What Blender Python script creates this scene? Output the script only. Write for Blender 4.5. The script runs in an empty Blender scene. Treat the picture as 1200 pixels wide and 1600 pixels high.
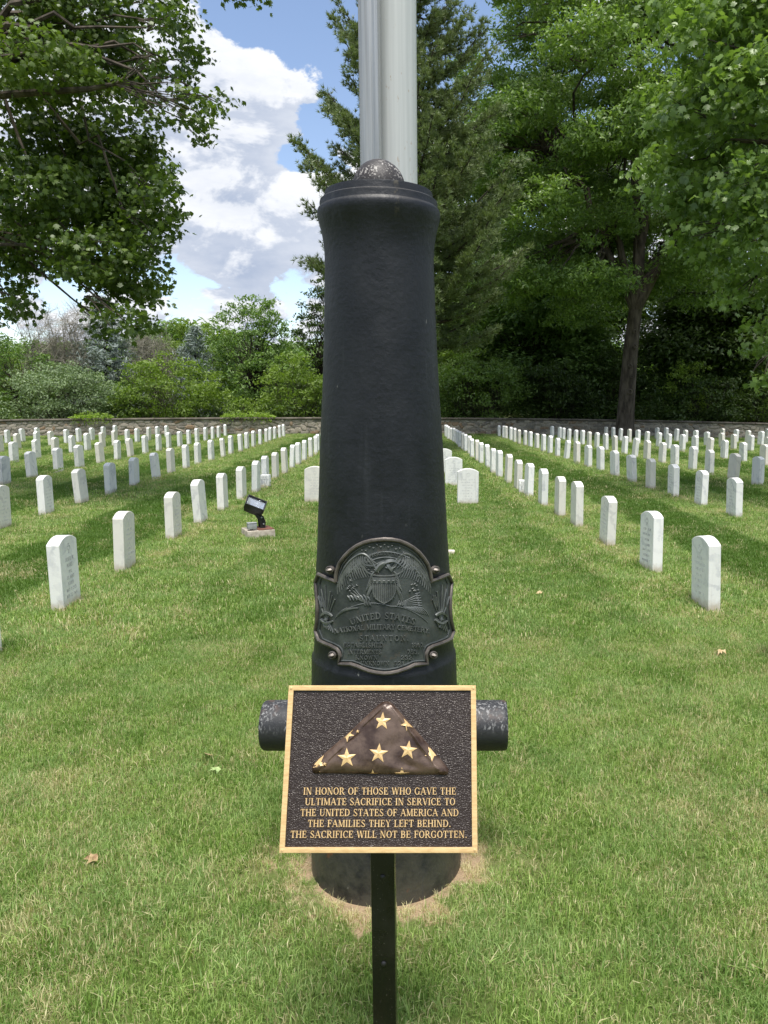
import bpy, bmesh, math, random
import numpy as np
from mathutils import Vector, Matrix, Euler

S = bpy.context.scene
COL = S.collection
rnd = random.Random(7)
R = math.radians

# ------------------------------------------------------------------ camera
EYE = np.array([0.0, 0.0, 1.6])
YAW, PITCH, FOC = 0.068376, 0.14073, 1200.0          # radians, radians, focal length in photo pixels
cd = bpy.data.cameras.new('camera')
cam = bpy.data.objects.new('camera', cd)
COL.objects.link(cam)
cam.location = EYE
cam.rotation_euler = (math.pi / 2 - PITCH, 0, -YAW)
cd.sensor_fit = 'VERTICAL'; cd.sensor_height = 36.0; cd.sensor_width = 27.0; cd.lens = 27.0
cd.shift_x = -0.0625
cd.clip_start = 0.05; cd.clip_end = 3000
S.camera = cam
FWD = np.array([math.sin(YAW) * math.cos(PITCH), math.cos(YAW) * math.cos(PITCH), -math.sin(PITCH)])
RGT = np.array([math.cos(YAW), -math.sin(YAW), 0.0]); UPV = np.cross(RGT, FWD)

def sight(px, py):
    return FWD + RGT * (px - 700) / FOC - UPV * (py - 800) / FOC
def at(px, py, Y):
    """world point at distance Y along the rows, on the line of sight through a point of the photograph"""
    d = sight(px, py); return EYE + d * (Y / d[1])

# ------------------------------------------------------------------ light
SUN_EL, SUN_AZ = R(72), R(176)          # azimuth clockwise from +Y: behind the viewer, a little to the left
sd = bpy.data.lights.new('sun', 'SUN'); sun = bpy.data.objects.new('sun', sd); COL.objects.link(sun)
SUN_DIR = Vector((math.sin(SUN_AZ) * math.cos(SUN_EL), math.cos(SUN_AZ) * math.cos(SUN_EL), math.sin(SUN_EL)))
sun.rotation_euler = SUN_DIR.to_track_quat('Z', 'Y').to_euler()
sun.location = (0, 0, 60)
sd.energy = 2.9; sd.angle = R(24); sd.color = (1.0, 0.955, 0.89)
S.view_settings.view_transform = 'Standard'; S.view_settings.look = 'None'
S.view_settings.exposure = 0.95; S.view_settings.gamma = 1.0; S.view_settings.use_curve_mapping = False

# ---- node helper
class NT:
    def __init__(s, tree): s.t = tree; s.n = tree.nodes; s.l = tree.links
    def node(s, typ, ins=None, **kw):
        n = s.n.new(typ)
        for k, v in kw.items(): setattr(n, k, v)
        if ins:
            for k, v in ins.items():
                sk = n.inputs[k]
                if isinstance(v, bpy.types.NodeSocket): s.l.new(v, sk)
                else:
                    try: sk.default_value = v
                    except Exception: sk.default_value = (*v, 1.0)
        return n
    def math(s, op, a, b=None, c=None, clamp=False):
        ins = {0: a}
        if b is not None: ins[1] = b
        if c is not None: ins[2] = c
        return s.node('ShaderNodeMath', ins, operation=op, use_clamp=clamp).outputs[0]
    def vmath(s, op, a, b=None, scale=None):
        ins = {0: a}
        if b is not None: ins[1] = b
        n = s.node('ShaderNodeVectorMath', ins, operation=op)
        if scale is not None:
            if isinstance(scale, bpy.types.NodeSocket): s.l.new(scale, n.inputs['Scale'])
            else: n.inputs['Scale'].default_value = scale
        return n.outputs['Value'] if op in ('LENGTH', 'DOT_PRODUCT', 'DISTANCE') else n.outputs[0]
    def mix(s, f, a, b, typ='MIX'):
        n = s.n.new('ShaderNodeMix'); n.data_type = 'RGBA'; n.blend_type = typ
        for k, v in ((0, f), (6, a), (7, b)):
            if isinstance(v, bpy.types.NodeSocket): s.l.new(v, n.inputs[k])
            else: n.inputs[k].default_value = v if k == 0 else (*v[:3], 1.0)
        return n.outputs[2]
    def noise(s, vec, scale, detail=4, rough=0.5, dist=0.0, out='Fac'):
        ins = {'Scale': scale, 'Detail': detail, 'Roughness': rough, 'Distortion': dist}
        if vec is not None: ins['Vector'] = vec
        return s.node('ShaderNodeTexNoise', ins).outputs[out]
    def ss(s, v, lo, hi, a=0.0, b=1.0):
        n = s.node('ShaderNodeMapRange', {0: v, 1: lo, 2: hi, 3: a, 4: b}, interpolation_type='SMOOTHSTEP')
        return n.outputs[0]

# ------------------------------------------------------------------ sky with clouds
W = bpy.data.worlds.new('World'); S.world = W; W.use_nodes = True
w = NT(W.node_tree); w.n.clear()
sky = w.node('ShaderNodeTexSky', sky_type='NISHITA', sun_disc=False, sun_elevation=SUN_EL, sun_rotation=SUN_AZ,
             altitude=300.0, air_density=1.0, dust_density=0.15, ozone_density=1.6)
dirv = w.vmath('NORMALIZE', w.node('ShaderNodeTexCoord').outputs['Generated'])
LOBES = [  # bearing point, width, strength
    (445, 90, 0.04, 0.12), (400, 180, 0.055, 0.12), (300, 200, 0.03, -0.06), (430, 250, 0.022, -0.1), (340, 130, 0.05, 0.08), (390, 290, 0.12, 0.13), (360, 370, 0.09, 0.13), (470, 380, 0.06, 0.08), (300, 490, 0.05, 0.08), (400, 455, 0.03, 0.1), (290, 425, 0.035, -0.08),
    (360, 20, 0.05, -0.20), (430, 5, 0.06, -0.34), (515, 40, 0.06, -0.22), (510, 185, 0.045, -0.22), (470, 235, 0.03, -0.14), (250, 130, 0.1, 0.1),
    (90, 480, 0.12, -0.04), (450, 430, 0.035, -0.12), (60, 100, 0.2, 0.1), (760, 40, 0.10, -0.3)]
def density(vec, fine=9):
    sep = w.node('ShaderNodeSeparateXYZ', {0: vec})
    zz = w.math('ADD', sep.outputs[2], 0.22)
    flat = w.node('ShaderNodeCombineXYZ', {0: w.math('DIVIDE', sep.outputs[0], zz), 1: w.math('DIVIDE', sep.outputs[1], zz), 2: w.math('MULTIPLY', sep.outputs[2], 2.2)}).outputs[0]
    base = w.noise(flat, 1.7, 3, 0.55)
    puff = w.noise(w.vmath('MULTIPLY', vec, (1, 1, 1.7)), 10.5, fine, 0.62, 0.3)
    v = w.math('ADD', w.math('MULTIPLY', base, 0.50), w.math('MULTIPLY', puff, 0.80))
    for px, py, sg, am in LOBES:
        d = Vector(sight(px, py)).normalized()
        dist = w.vmath('DISTANCE', vec, tuple(d))
        am *= 0.85 if am > 0 else 1.0
        g = w.math('EXPONENT', w.math('MULTIPLY', w.math('MULTIPLY', dist, dist), -1.0 / (sg * sg)))
        v = w.math('ADD', v, w.math('MULTIPLY', g, am))
    return v
d1 = density(dirv)
d2 = density(w.vmath('ADD', dirv, (-0.008, 0.0, 0.022)), 5)
cover = w.ss(d1, 0.605, 0.66)
lit = w.ss(w.math('SUBTRACT', d1, d2), -0.06, 0.08)
thick = w.ss(d1, 0.66, 0.92)
soft = w.ss(w.noise(w.vmath('MULTIPLY', dirv, (1, 1, 3.2)), 6.5, 6, 0.6), 0.38, 0.62)
shade = w.math('ADD', w.math('MULTIPLY', lit, 0.62), w.math('ADD', w.math('MULTIPLY', w.math('SUBTRACT', 1.0, thick), 0.20), w.math('MULTIPLY', soft, 0.22)), clamp=True)
ccol = w.mix(shade, (1.60, 1.88, 2.45), (3.75, 3.8, 3.9))
skyc = w.mix(1.0, sky.outputs[0], (0.84, 0.76, 0.72), 'MULTIPLY')
below = w.ss(w.node('ShaderNodeSeparateXYZ', {0: dirv}).outputs[2], -0.02, 0.02)
tot = w.mix(w.math('MULTIPLY', cover, below), skyc, ccol)
bg = w.node('ShaderNodeBackground', {'Color': tot, 'Strength': 0.15})
wo = w.node('ShaderNodeOutputWorld', {'Surface': bg.outputs[0]})

# ------------------------------------------------------------------ materials
def mat(name):
    m = bpy.data.materials.new(name); m.use_nodes = True
    t = NT(m.node_tree); t.n.clear()
    return m, t
def finish(t, color, rough=0.6, metallic=0.0, bump=None, bstr=0.3, bdist=0.01, spec=0.5, extra=None):
    ins = {'Base Color': color, 'Roughness': rough, 'Metallic': metallic, 'Specular IOR Level': spec}
    p = t.node('ShaderNodeBsdfPrincipled', ins)
    if bump is not None:
        b = t.node('ShaderNodeBump', {'Height': bump, 'Strength': bstr, 'Distance': bdist})
        t.l.new(b.outputs[0], p.inputs['Normal'])
    o = t.node('ShaderNodeOutputMaterial', {'Surface': p.outputs[0]})
    return p
def objc(t): return t.node('ShaderNodeTexCoord').outputs['Object']
def wpos(t): return t.node('ShaderNodeNewGeometry').outputs['Position']

def m_marble():
    m, t = mat('marble')
    oi = t.node('ShaderNodeObjectInfo').outputs['Random']
    oc = objc(t)
    off = t.node('ShaderNodeCombineXYZ', {0: t.math('MULTIPLY', oi, 91.0), 1: t.math('MULTIPLY', oi, 37.0), 2: t.math('MULTIPLY', oi, 53.0)}).outputs[0]
    v = t.vmath('ADD', oc, off)
    rot = t.node('ShaderNodeVectorRotate', {'Vector': v, 'Axis': (1, 1, 0.2), 'Angle': t.math('MULTIPLY', oi, 2.2)}).outputs[0]
    wv = t.node('ShaderNodeTexWave', {'Vector': rot, 'Scale': 2.6, 'Distortion': 9.0, 'Detail': 4.0, 'Detail Scale': 1.6, 'Detail Roughness': 0.62}, bands_direction='DIAGONAL').outputs['Fac']
    vein = t.ss(wv, 0.62, 1.0)
    cloud = t.ss(t.noise(v, 5.0, 5, 0.6), 0.38, 0.72)
    amt = t.math('MULTIPLY', vein, t.math('ADD', 0.10, t.math('MULTIPLY', cloud, 0.42)))
    c = t.mix(t.math('MULTIPLY', cloud, 0.25), (0.87, 0.865, 0.84), (0.72, 0.735, 0.76))
    c = t.mix(amt, c, (0.36, 0.38, 0.43))
    warm = t.math('MULTIPLY', t.ss(t.math('FRACT', t.math('MULTIPLY', oi, 7.31)), 0.45, 1.0), 0.55)
    c = t.mix(warm, c, (0.70, 0.64, 0.53), 'MIX')
    z = t.node('ShaderNodeSeparateXYZ', {0: oc}).outputs[2]
    st = t.math('MULTIPLY', t.ss(t.math('ADD', z, t.math('MULTIPLY', t.noise(v, 22, 3), 0.09)), 0.15, 0.06), 0.75)
    c = t.mix(st, c, (0.44, 0.36, 0.26))
    strk = t.noise(t.vmath('MULTIPLY', v, (26, 26, 1.6)), 1.0, 4, 0.6)
    c = t.mix(t.math('MULTIPLY', t.ss(strk, 0.56, 0.75), 0.22), c, (0.42, 0.40, 0.36))
    finish(t, c, 0.55, bump=t.noise(v, 60, 4, 0.6), bstr=0.12, bdist=0.004)
    return m
def m_barrel():
    m, t = mat('black_barrel_paint')
    p = wpos(t)
    n1 = t.noise(p, 9, 5, 0.6)
    c = t.mix(t.ss(n1, 0.3, 0.75), (0.0058, 0.0072, 0.0105), (0.0112, 0.0134, 0.0185))
    sp = t.noise(t.vmath('MULTIPLY', p, (1, 1, 0.6)), 55, 3, 0.5)
    low = t.ss(t.node('ShaderNodeSeparateXYZ', {0: p}).outputs[2], 0.42, 0.02)
    grime = t.math('MULTIPLY', low, t.ss(t.noise(p, 7, 5, 0.7), 0.3, 0.6))
    c = t.mix(t.math('MULTIPLY', grime, 0.75), c, (0.085, 0.080, 0.062))
    rust = t.math('MULTIPLY', t.ss(low, 0.0, 0.3), t.ss(t.noise(p, 11.0, 4, 0.6), 0.60, 0.68))
    c = t.mix(t.math('MULTIPLY', rust, 0.8), c, (0.13, 0.055, 0.028))
    spots = t.math('MULTIPLY', t.ss(sp, 0.70, 0.76), t.ss(t.noise(p, 3.1, 2), 0.48, 0.6))
    c = t.mix(t.math('MULTIPLY', spots, 0.7), c, (0.30, 0.30, 0.28))
    # pale run-down stain below the lip
    sx = t.node('ShaderNodeSeparateXYZ', {0: p})
    run = t.math('MULTIPLY', t.ss(t.math('ABSOLUTE', t.math('SUBTRACT', t.math('ADD', sx.outputs[0], t.math('MULTIPLY', t.noise(p, 30, 2), 0.02)), 0.022)), 0.010, 0.003), t.ss(sx.outputs[2], 2.12, 2.2))
    run = t.math('MULTIPLY', run, t.ss(sx.outputs[1], 2.45, 2.40))
    c = t.mix(t.math('MULTIPLY', t.math('MULTIPLY', run, t.ss(t.noise(p, 60, 3), .4, .6)), 0.6), c, (0.10, 0.085, 0.055))
    chip = t.math('MULTIPLY', t.ss(t.noise(p, 34, 5, 0.7), 0.70, 0.73), t.ss(t.noise(p, 2.2, 3), 0.50, 0.62))
    c = t.mix(chip, c, (0.085, 0.060, 0.045))
    drip = t.math('MULTIPLY', t.ss(t.noise(t.vmath('MULTIPLY', p, (38, 38, 1.1)), 1.0, 3, 0.5), 0.60, 0.74), t.ss(t.noise(p, 1.7, 3), 0.42, 0.62))
    c = t.mix(t.math('MULTIPLY', drip, 0.28), c, (0.060, 0.066, 0.074))
    upn = t.ss(t.node('ShaderNodeSeparateXYZ', {0: t.node('ShaderNodeNewGeometry').outputs['Normal']}).outputs[2], 0.25, 0.9)
    c = t.mix(t.math('MULTIPLY', upn, 0.35), c, (0.10, 0.09, 0.075))
    gr = t.noise(t.vmath('MULTIPLY', p, (6, 6, 40)), 3.0, 4, 0.6)
    pit = t.node('ShaderNodeTexVoronoi', {'Vector': p, 'Scale': 70.0, 'Randomness': 1.0}).outputs['Distance']
    h = t.math('ADD', t.math('MULTIPLY', gr, 0.12), t.math('ADD', t.noise(p, 30, 6, 0.68), t.math('MULTIPLY', pit, 0.2)))
    finish(t, c, t.ss(n1, 0.3, 0.8, 0.42, 0.60), bump=h, bstr=0.42, bdist=0.005, spec=0.45)
    return m
def m_worn(name, spotc, base=(0.02, 0.02, 0.022), thr=0.5, sc=60.0, st=None):
    m, t = mat(name); p = wpos(t)
    nz = t.node('ShaderNodeSeparateXYZ', {0: t.node('ShaderNodeNewGeometry').outputs['Normal']}).outputs[2]
    n1 = t.noise(t.vmath('MULTIPLY', p, st) if st else p, sc, 4, 0.65)
    area = t.ss(t.noise(p, 14, 4, 0.7), 0.38, 0.62)
    a = t.math('MULTIPLY', t.ss(n1, thr, thr + 0.05), t.math('MULTIPLY', area, t.ss(nz, -0.05, 0.4)))
    c = t.mix(a, base, spotc)
    b = t.math('MULTIPLY', t.ss(t.noise(p, 20, 4), 0.5, 0.7), t.ss(nz, 0.2, 0.8))
    c = t.mix(t.math('MULTIPLY', b, 0.6), c, (0.12, 0.07, 0.05))
    finish(t, c, 0.55, bump=t.noise(p, 50, 5, 0.6), bstr=0.4, bdist=0.004)
    return m
def m_simple(name, c1, c2, sc=20.0, rough=0.6, metallic=0.0, bstr=0.3, bdist=0.004, lo=0.35, hi=0.65, spec=0.5, obj=False, stretch=None, bsc=None):
    m, t = mat(name); p = objc(t) if obj else wpos(t)
    if stretch: p = t.vmath('MULTIPLY', p, stretch)
    n1 = t.noise(p, sc, 5, 0.6)
    c = t.mix(t.ss(n1, lo, hi), c1, c2)
    finish(t, c, rough, metallic, bump=t.noise(p, bsc or sc * 2.5, 5, 0.6), bstr=bstr, bdist=bdist, spec=spec)
    return m
def m_bronze_plate():
    m, t = mat('verdigris_bronze'); p = wpos(t)
    n1 = t.noise(p, 14, 5, 0.65)
    c = t.mix(t.ss(n1, 0.35, 0.7), (0.042, 0.049, 0.049), (0.088, 0.099, 0.096))
    c = t.mix(t.math('MULTIPLY', t.ss(t.noise(p, 31, 4, 0.6), 0.58, 0.7), 0.5), c, (0.11, 0.09, 0.07))
    finish(t, c, 0.48, 0.25, bump=t.noise(p, 90, 4, 0.6), bstr=0.35, bdist=0.002)
    return m
def m_leather():
    m, t = mat('pebbled_dark_bronze')
    oc = objc(t)
    v2 = t.vmath('ADD', oc, t.vmath('SCALE', t.noise(oc, 60, 2, out='Color'), scale=0.012))
    vo = t.node('ShaderNodeTexVoronoi', {'Vector': t.vmath('MULTIPLY', v2, (1.0, 0.75, 1.0)), 'Scale': 230.0}, feature='DISTANCE_TO_EDGE').outputs['Distance']
    n2 = t.noise(oc, 190, 3, 0.6, 1.2)
    h = t.math('ADD', t.math('MULTIPLY', t.ss(vo, 0.0, 0.25), 0.5), n2)
    c = t.mix(t.noise(oc, 9, 3), (0.020, 0.012, 0.009), (0.036, 0.023, 0.018))
    finish(t, c, 0.33, 0.15, bump=h, bstr=0.75, bdist=0.0012, spec=0.6)
    return m
def m_steel_pole(name, c1, c2, rough, metal):
    m, t = mat(name); p = wpos(t)
    streak = t.noise(t.vmath('MULTIPLY', p, (90, 90, 1.2)), 1.0, 4, 0.6)
    c = t.mix(t.ss(streak, 0.3, 0.7), c1, c2)
    if metal < 0.3:
        a = t.math('MULTIPLY', t.ss(t.noise(t.vmath('MULTIPLY', p, (1, 1, 0.35)), 60, 4, 0.65), 0.63, 0.68), t.ss(t.noise(p, 6, 2), 0.45, 0.6))
        c = t.mix(t.math('MULTIPLY', a, 0.65), c, (0.36, 0.22, 0.12))
    finish(t, c, rough, metal, bump=streak, bstr=0.1, bdist=0.002)
    return m
def m_leaf(name, dark, light, trans=0.35, rough=0.45, tip=None, clump=0.35, dead=0.0):
    m, t = mat(name)
    g = t.node('ShaderNodeNewGeometry')
    r = g.outputs['Random Per Island']
    c = t.mix(r, dark, light)
    p = g.outputs['Position']
    big = t.ss(t.noise(p, clump, 3, 0.55), 0.35, 0.65)
    c = t.mix(t.math('MULTIPLY', big, 0.55), c, tip or tuple(min(1, x * y) for x, y in zip(light, (1.15, 1.15, 0.95))))
    if dead > 0:
        c = t.mix(t.ss(r, 1 - dead, 1 - dead + 0.01), c, (0.22, 0.13, 0.05))
    pr = t.node('ShaderNodeBsdfPrincipled', {'Base Color': c, 'Roughness': rough, 'Specular IOR Level': 0.45})
    tc = t.mix(1.0, c, (1.7, 1.85, 0.85), 'MULTIPLY')
    tr = t.node('ShaderNodeBsdfTranslucent', {'Color': tc})
    mx = t.node('ShaderNodeMixShader', {0: trans, 1: pr.outputs[0], 2: tr.outputs[0]})
    t.node('ShaderNodeOutputMaterial', {'Surface': mx.outputs[0]})
    return m
def lawn_tint(t, p):
    """mown stripes, drier patches and the dead ring round the cannon; returns (stripe, dry)"""
    s = t.node('ShaderNodeSeparateXYZ', {0: p})
    wob = t.math('MULTIPLY', t.math('SUBTRACT', t.noise(p, 0.55, 2), 0.5), 0.9)
    ph = t.math('MULTIPLY', t.math('ADD', t.math('SUBTRACT', s.outputs[0], 3.72), wob), 2 * math.pi / 2.42)
    stripe = t.ss(t.math('COSINE', ph), 0.0, 0.35)  # mown stripes: shading of the leaning blades is put into the grass colour
    far = t.ss(s.outputs[1], 3.2, 7.5)
    stripe = t.math('MULTIPLY', stripe, t.math('MULTIPLY', far, t.ss(t.math('ABSOLUTE', s.outputs[0]), 1.3, 2.3, 0.35, 1.0)))
    dry = t.math('ADD', t.math('MULTIPLY', t.ss(t.noise(p, 1.15, 5, 0.66), 0.45, 0.68), 0.75), t.math('MULTIPLY', t.ss(t.noise(p, 4.5, 4, 0.7), 0.5, 0.66), 0.45))
    rowc = t.ss(t.math('COSINE', t.math('MULTIPLY', t.math('SUBTRACT', s.outputs[0], 2.38), 2 * math.pi / 2.44)), 0.90, 0.99)
    rowc = t.math('MULTIPLY', t.math('MULTIPLY', rowc, t.math('GREATER_THAN', t.math('ABSOLUTE', s.outputs[0]), 2.0)), t.ss(t.noise(p, 1.9, 3, 0.6), 0.45, 0.6))
    dry = t.math('MAXIMUM', dry, t.math('MULTIPLY', rowc, 1.1))
    flat = t.vmath('MULTIPLY', p, (1, 1, 0))
    dist = t.vmath('DISTANCE', flat, (-0.044, 2.53, 0.0))
    ring = t.ss(t.math('ADD', dist, t.math('MULTIPLY', t.math('SUBTRACT', t.noise(p, 5, 4, 0.6), 0.5), 0.75)), 0.46, 0.24)
    return stripe, dry, ring
def m_grass():
    m, t = mat('grass_blades')
    g = t.node('ShaderNodeNewGeometry'); p = g.outputs['Position']; r = g.outputs['Random Per Island']
    stripe, dry, ring = lawn_tint(t, p)
    c = t.mix(r, (0.082, 0.172, 0.020), (0.410, 0.540, 0.160))
    c = t.mix(t.math('MULTIPLY', t.ss(t.noise(p, 2.7, 3), 0.42, 0.62), 0.40), c, (0.30, 0.42, 0.17))
    c = t.mix(t.math('MULTIPLY', t.ss(t.noise(p, 1.7, 4, 0.62), 0.50, 0.62), 0.45), c, (0.085, 0.185, 0.016))
    c = t.mix(t.math('MULTIPLY', stripe, 0.78), c, (0.078, 0.160, 0.016))
    r2 = t.math('FRACT', t.math('MULTIPLY', r, 17.37))
    lim = t.math('SUBTRACT', t.math('SUBTRACT', 0.91, t.math('MULTIPLY', dry, 0.50)), t.math('MULTIPLY', ring, 0.95))
    lim = t.math('ADD', lim, t.math('MULTIPLY', stripe, 0.12))
    straw = t.math('GREATER_THAN', r2, lim)
    c = t.mix(t.math('MULTIPLY', straw, 0.88), c, t.mix(r, (0.42, 0.36, 0.18), (0.72, 0.64, 0.40)))
    pr = t.node('ShaderNodeBsdfPrincipled', {'Base Color': c, 'Roughness': 0.5, 'Specular IOR Level': 0.35})
    tr = t.node('ShaderNodeBsdfTranslucent', {'Color': t.mix(1.0, c, (1.35, 1.5, 0.8), 'MULTIPLY')})
    mx = t.node('ShaderNodeMixShader', {0: 0.32, 1: pr.outputs[0], 2: tr.outputs[0]})
    t.node('ShaderNodeOutputMaterial', {'Surface': mx.outputs[0]})
    return m
def m_ground():
    m, t = mat('lawn_soil')
    p = wpos(t)
    stripe, dry, ring = lawn_tint(t, p)
    c = t.mix(t.noise(p, 30, 4, 0.7), (0.055, 0.095, 0.018), (0.16, 0.20, 0.06))
    c = t.mix(t.math('MULTIPLY', dry, 0.45), c, (0.24, 0.21, 0.11))
    c = t.mix(t.math('MULTIPLY', stripe, 0.5), c, (0.05, 0.09, 0.014))
    soil = t.mix(t.noise(p, 60, 5, 0.7), (0.17, 0.115, 0.07), (0.56, 0.42, 0.27))
    c = t.mix(t.ss(ring, 0.25, 0.8), c, soil)
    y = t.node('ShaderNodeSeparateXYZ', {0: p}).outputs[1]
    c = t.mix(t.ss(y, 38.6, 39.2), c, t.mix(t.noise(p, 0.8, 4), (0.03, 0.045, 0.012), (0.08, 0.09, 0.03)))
    finish(t, c, 0.9, bump=t.noise(p, 70, 5, 0.7), bstr=0.7, bdist=0.02, spec=0.1)
    return m

MARBLE = m_marble(); BARREL = m_barrel(); PLATE = m_bronze_plate(); LEATHER = m_leather()
RAISEDB = m_simple('highlit_raised_bronze', (0.095, 0.105, 0.102), (0.165, 0.175, 0.168), 30, 0.45, 0.3, 0.2, 0.002)  # lighter bronze for raised work; its highlights are put into the colour
BALL = m_worn('flaking_black_paint', (0.5, 0.47, 0.44), (0.028, 0.024, 0.024), 0.54, 130)
TRUN = m_worn('chipped_trunnion_paint', (0.26, 0.26, 0.26), (0.026, 0.027, 0.030), 0.53, 1.0, (140, 140, 34))
MOULD = m_simple('brown_bronze_moulding', (0.075, 0.065, 0.058), (0.15, 0.13, 0.115), 22, 0.42, 0.35, 0.2)
GOLD = m_simple('polished_pale_bronze', (0.60, 0.40, 0.18), (0.74, 0.52, 0.25), 40, 0.42, 0.15, 0.05, 0.001, obj=True, stretch=(1, 14, 1))
FLAGM = m_simple('brown_bronze_flag', (0.042, 0.024, 0.017), (0.135, 0.092, 0.068), 24, 0.30, 0.25, 0.45, 0.004, obj=True, bsc=26)
BLACK = m_simple('gloss_black_post', (0.004, 0.004, 0.004), (0.008, 0.008, 0.008), 30, 0.22, 0, 0.05, 0.002)
def m_post():
    m, t = mat('dusty_black_post'); p = wpos(t)
    a = t.ss(t.noise(p, 260, 2, 0.5), 0.70, 0.74); b = t.ss(t.noise(p, 9, 4, 0.6), 0.35, 0.7)
    c = t.mix(t.math('MULTIPLY', a, 0.5), t.mix(b, (0.005, 0.005, 0.005), (0.016, 0.015, 0.013)), (0.28, 0.25, 0.2))
    finish(t, c, t.ss(b, 0, 1, 0.2, 0.4), bump=t.noise(p, 40, 3), bstr=0.06, bdist=0.003)
    return m
BLACK = m_post()
BLACKM = m_simple('matt_black_housing', (0.010, 0.010, 0.011), (0.022, 0.022, 0.022), 30, 0.45, 0, 0.15, 0.002)
RUSTY = m_simple('rusty_steel', (0.20, 0.075, 0.045), (0.11, 0.05, 0.035), 40, 0.8)
CONC = m_simple('pale_concrete', (0.50, 0.45, 0.37), (0.36, 0.31, 0.25), 18, 0.85, 0, 0.4, 0.006)
ZINC = m_simple('grey_cast_metal', (0.34, 0.35, 0.36), (0.44, 0.45, 0.46), 30, 0.5, 0.3, 0.1)
ENGRAVE = m_simple('engraved_grey', (0.20, 0.20, 0.21), (0.30, 0.30, 0.31), 60, 0.8)
ENGRAVE_SOFT = m_simple('weathered_engraving', (0.50, 0.50, 0.50), (0.60, 0.60, 0.59), 60, 0.8)
WHITEP = m_steel_pole('pale_grey_pole_paint', (0.50, 0.515, 0.52), (0.58, 0.59, 0.595), 0.45, 0.0)
ALU = m_steel_pole('brushed_aluminium', (0.34, 0.34, 0.335), (0.50, 0.50, 0.49), 0.38, 0.65)
BARK = m_simple('oak_bark', (0.045, 0.036, 0.029), (0.115, 0.095, 0.075), 6, 0.9, 0, 0.9, 0.03, stretch=(1, 1, 0.25), spec=0.2, bsc=14)
DBARK = m_simple('dark_bark', (0.030, 0.024, 0.020), (0.07, 0.055, 0.045), 8, 0.9, 0, 0.6, 0.02, stretch=(1, 1, 0.3), spec=0.2)
STONE = None
def m_stone():
    m, t = mat('fieldstone')
    oi = t.node('ShaderNodeObjectInfo').outputs['Random']
    p = wpos(t)
    isl = t.node('ShaderNodeNewGeometry').outputs['Random Per Island']
    k = t.math('FRACT', t.math('ADD', t.math('MULTIPLY', oi, 3.7), t.math('MULTIPLY', isl, 5.3)))
    c = t.mix(k, (0.16, 0.145, 0.125), (0.42, 0.37, 0.30))
    c = t.mix(t.ss(t.math('FRACT', t.math('MULTIPLY', k, 11.3)), 0.86, 0.92), c, (0.26, 0.18, 0.115))
    c = t.mix(t.math('MULTIPLY', t.ss(t.noise(p, 9, 5, 0.7), 0.45, 0.7), 0.5), c, (0.40, 0.37, 0.32))
    c = t.mix(t.math('MULTIPLY', t.ss(t.noise(p, 0.8, 3, 0.6), 0.55, 0.70), 0.35), c, (0.25, 0.17, 0.09))
    finish(t, c, 0.9, bump=t.noise(p, 12, 5, 0.7), bstr=0.6, bdist=0.03, spec=0.2)
    return m
STONE = m_stone()
MORTAR = m_simple('lime_mortar', (0.26, 0.225, 0.18), (0.44, 0.39, 0.31), 2.2, 0.95, 0, 0.5, 0.03, spec=0.1)
COPING = m_simple('weathered_coping', (0.11, 0.095, 0.08), (0.20, 0.175, 0.145), 2.0, 0.95, 0, 0.5, 0.02, spec=0.1)

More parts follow.
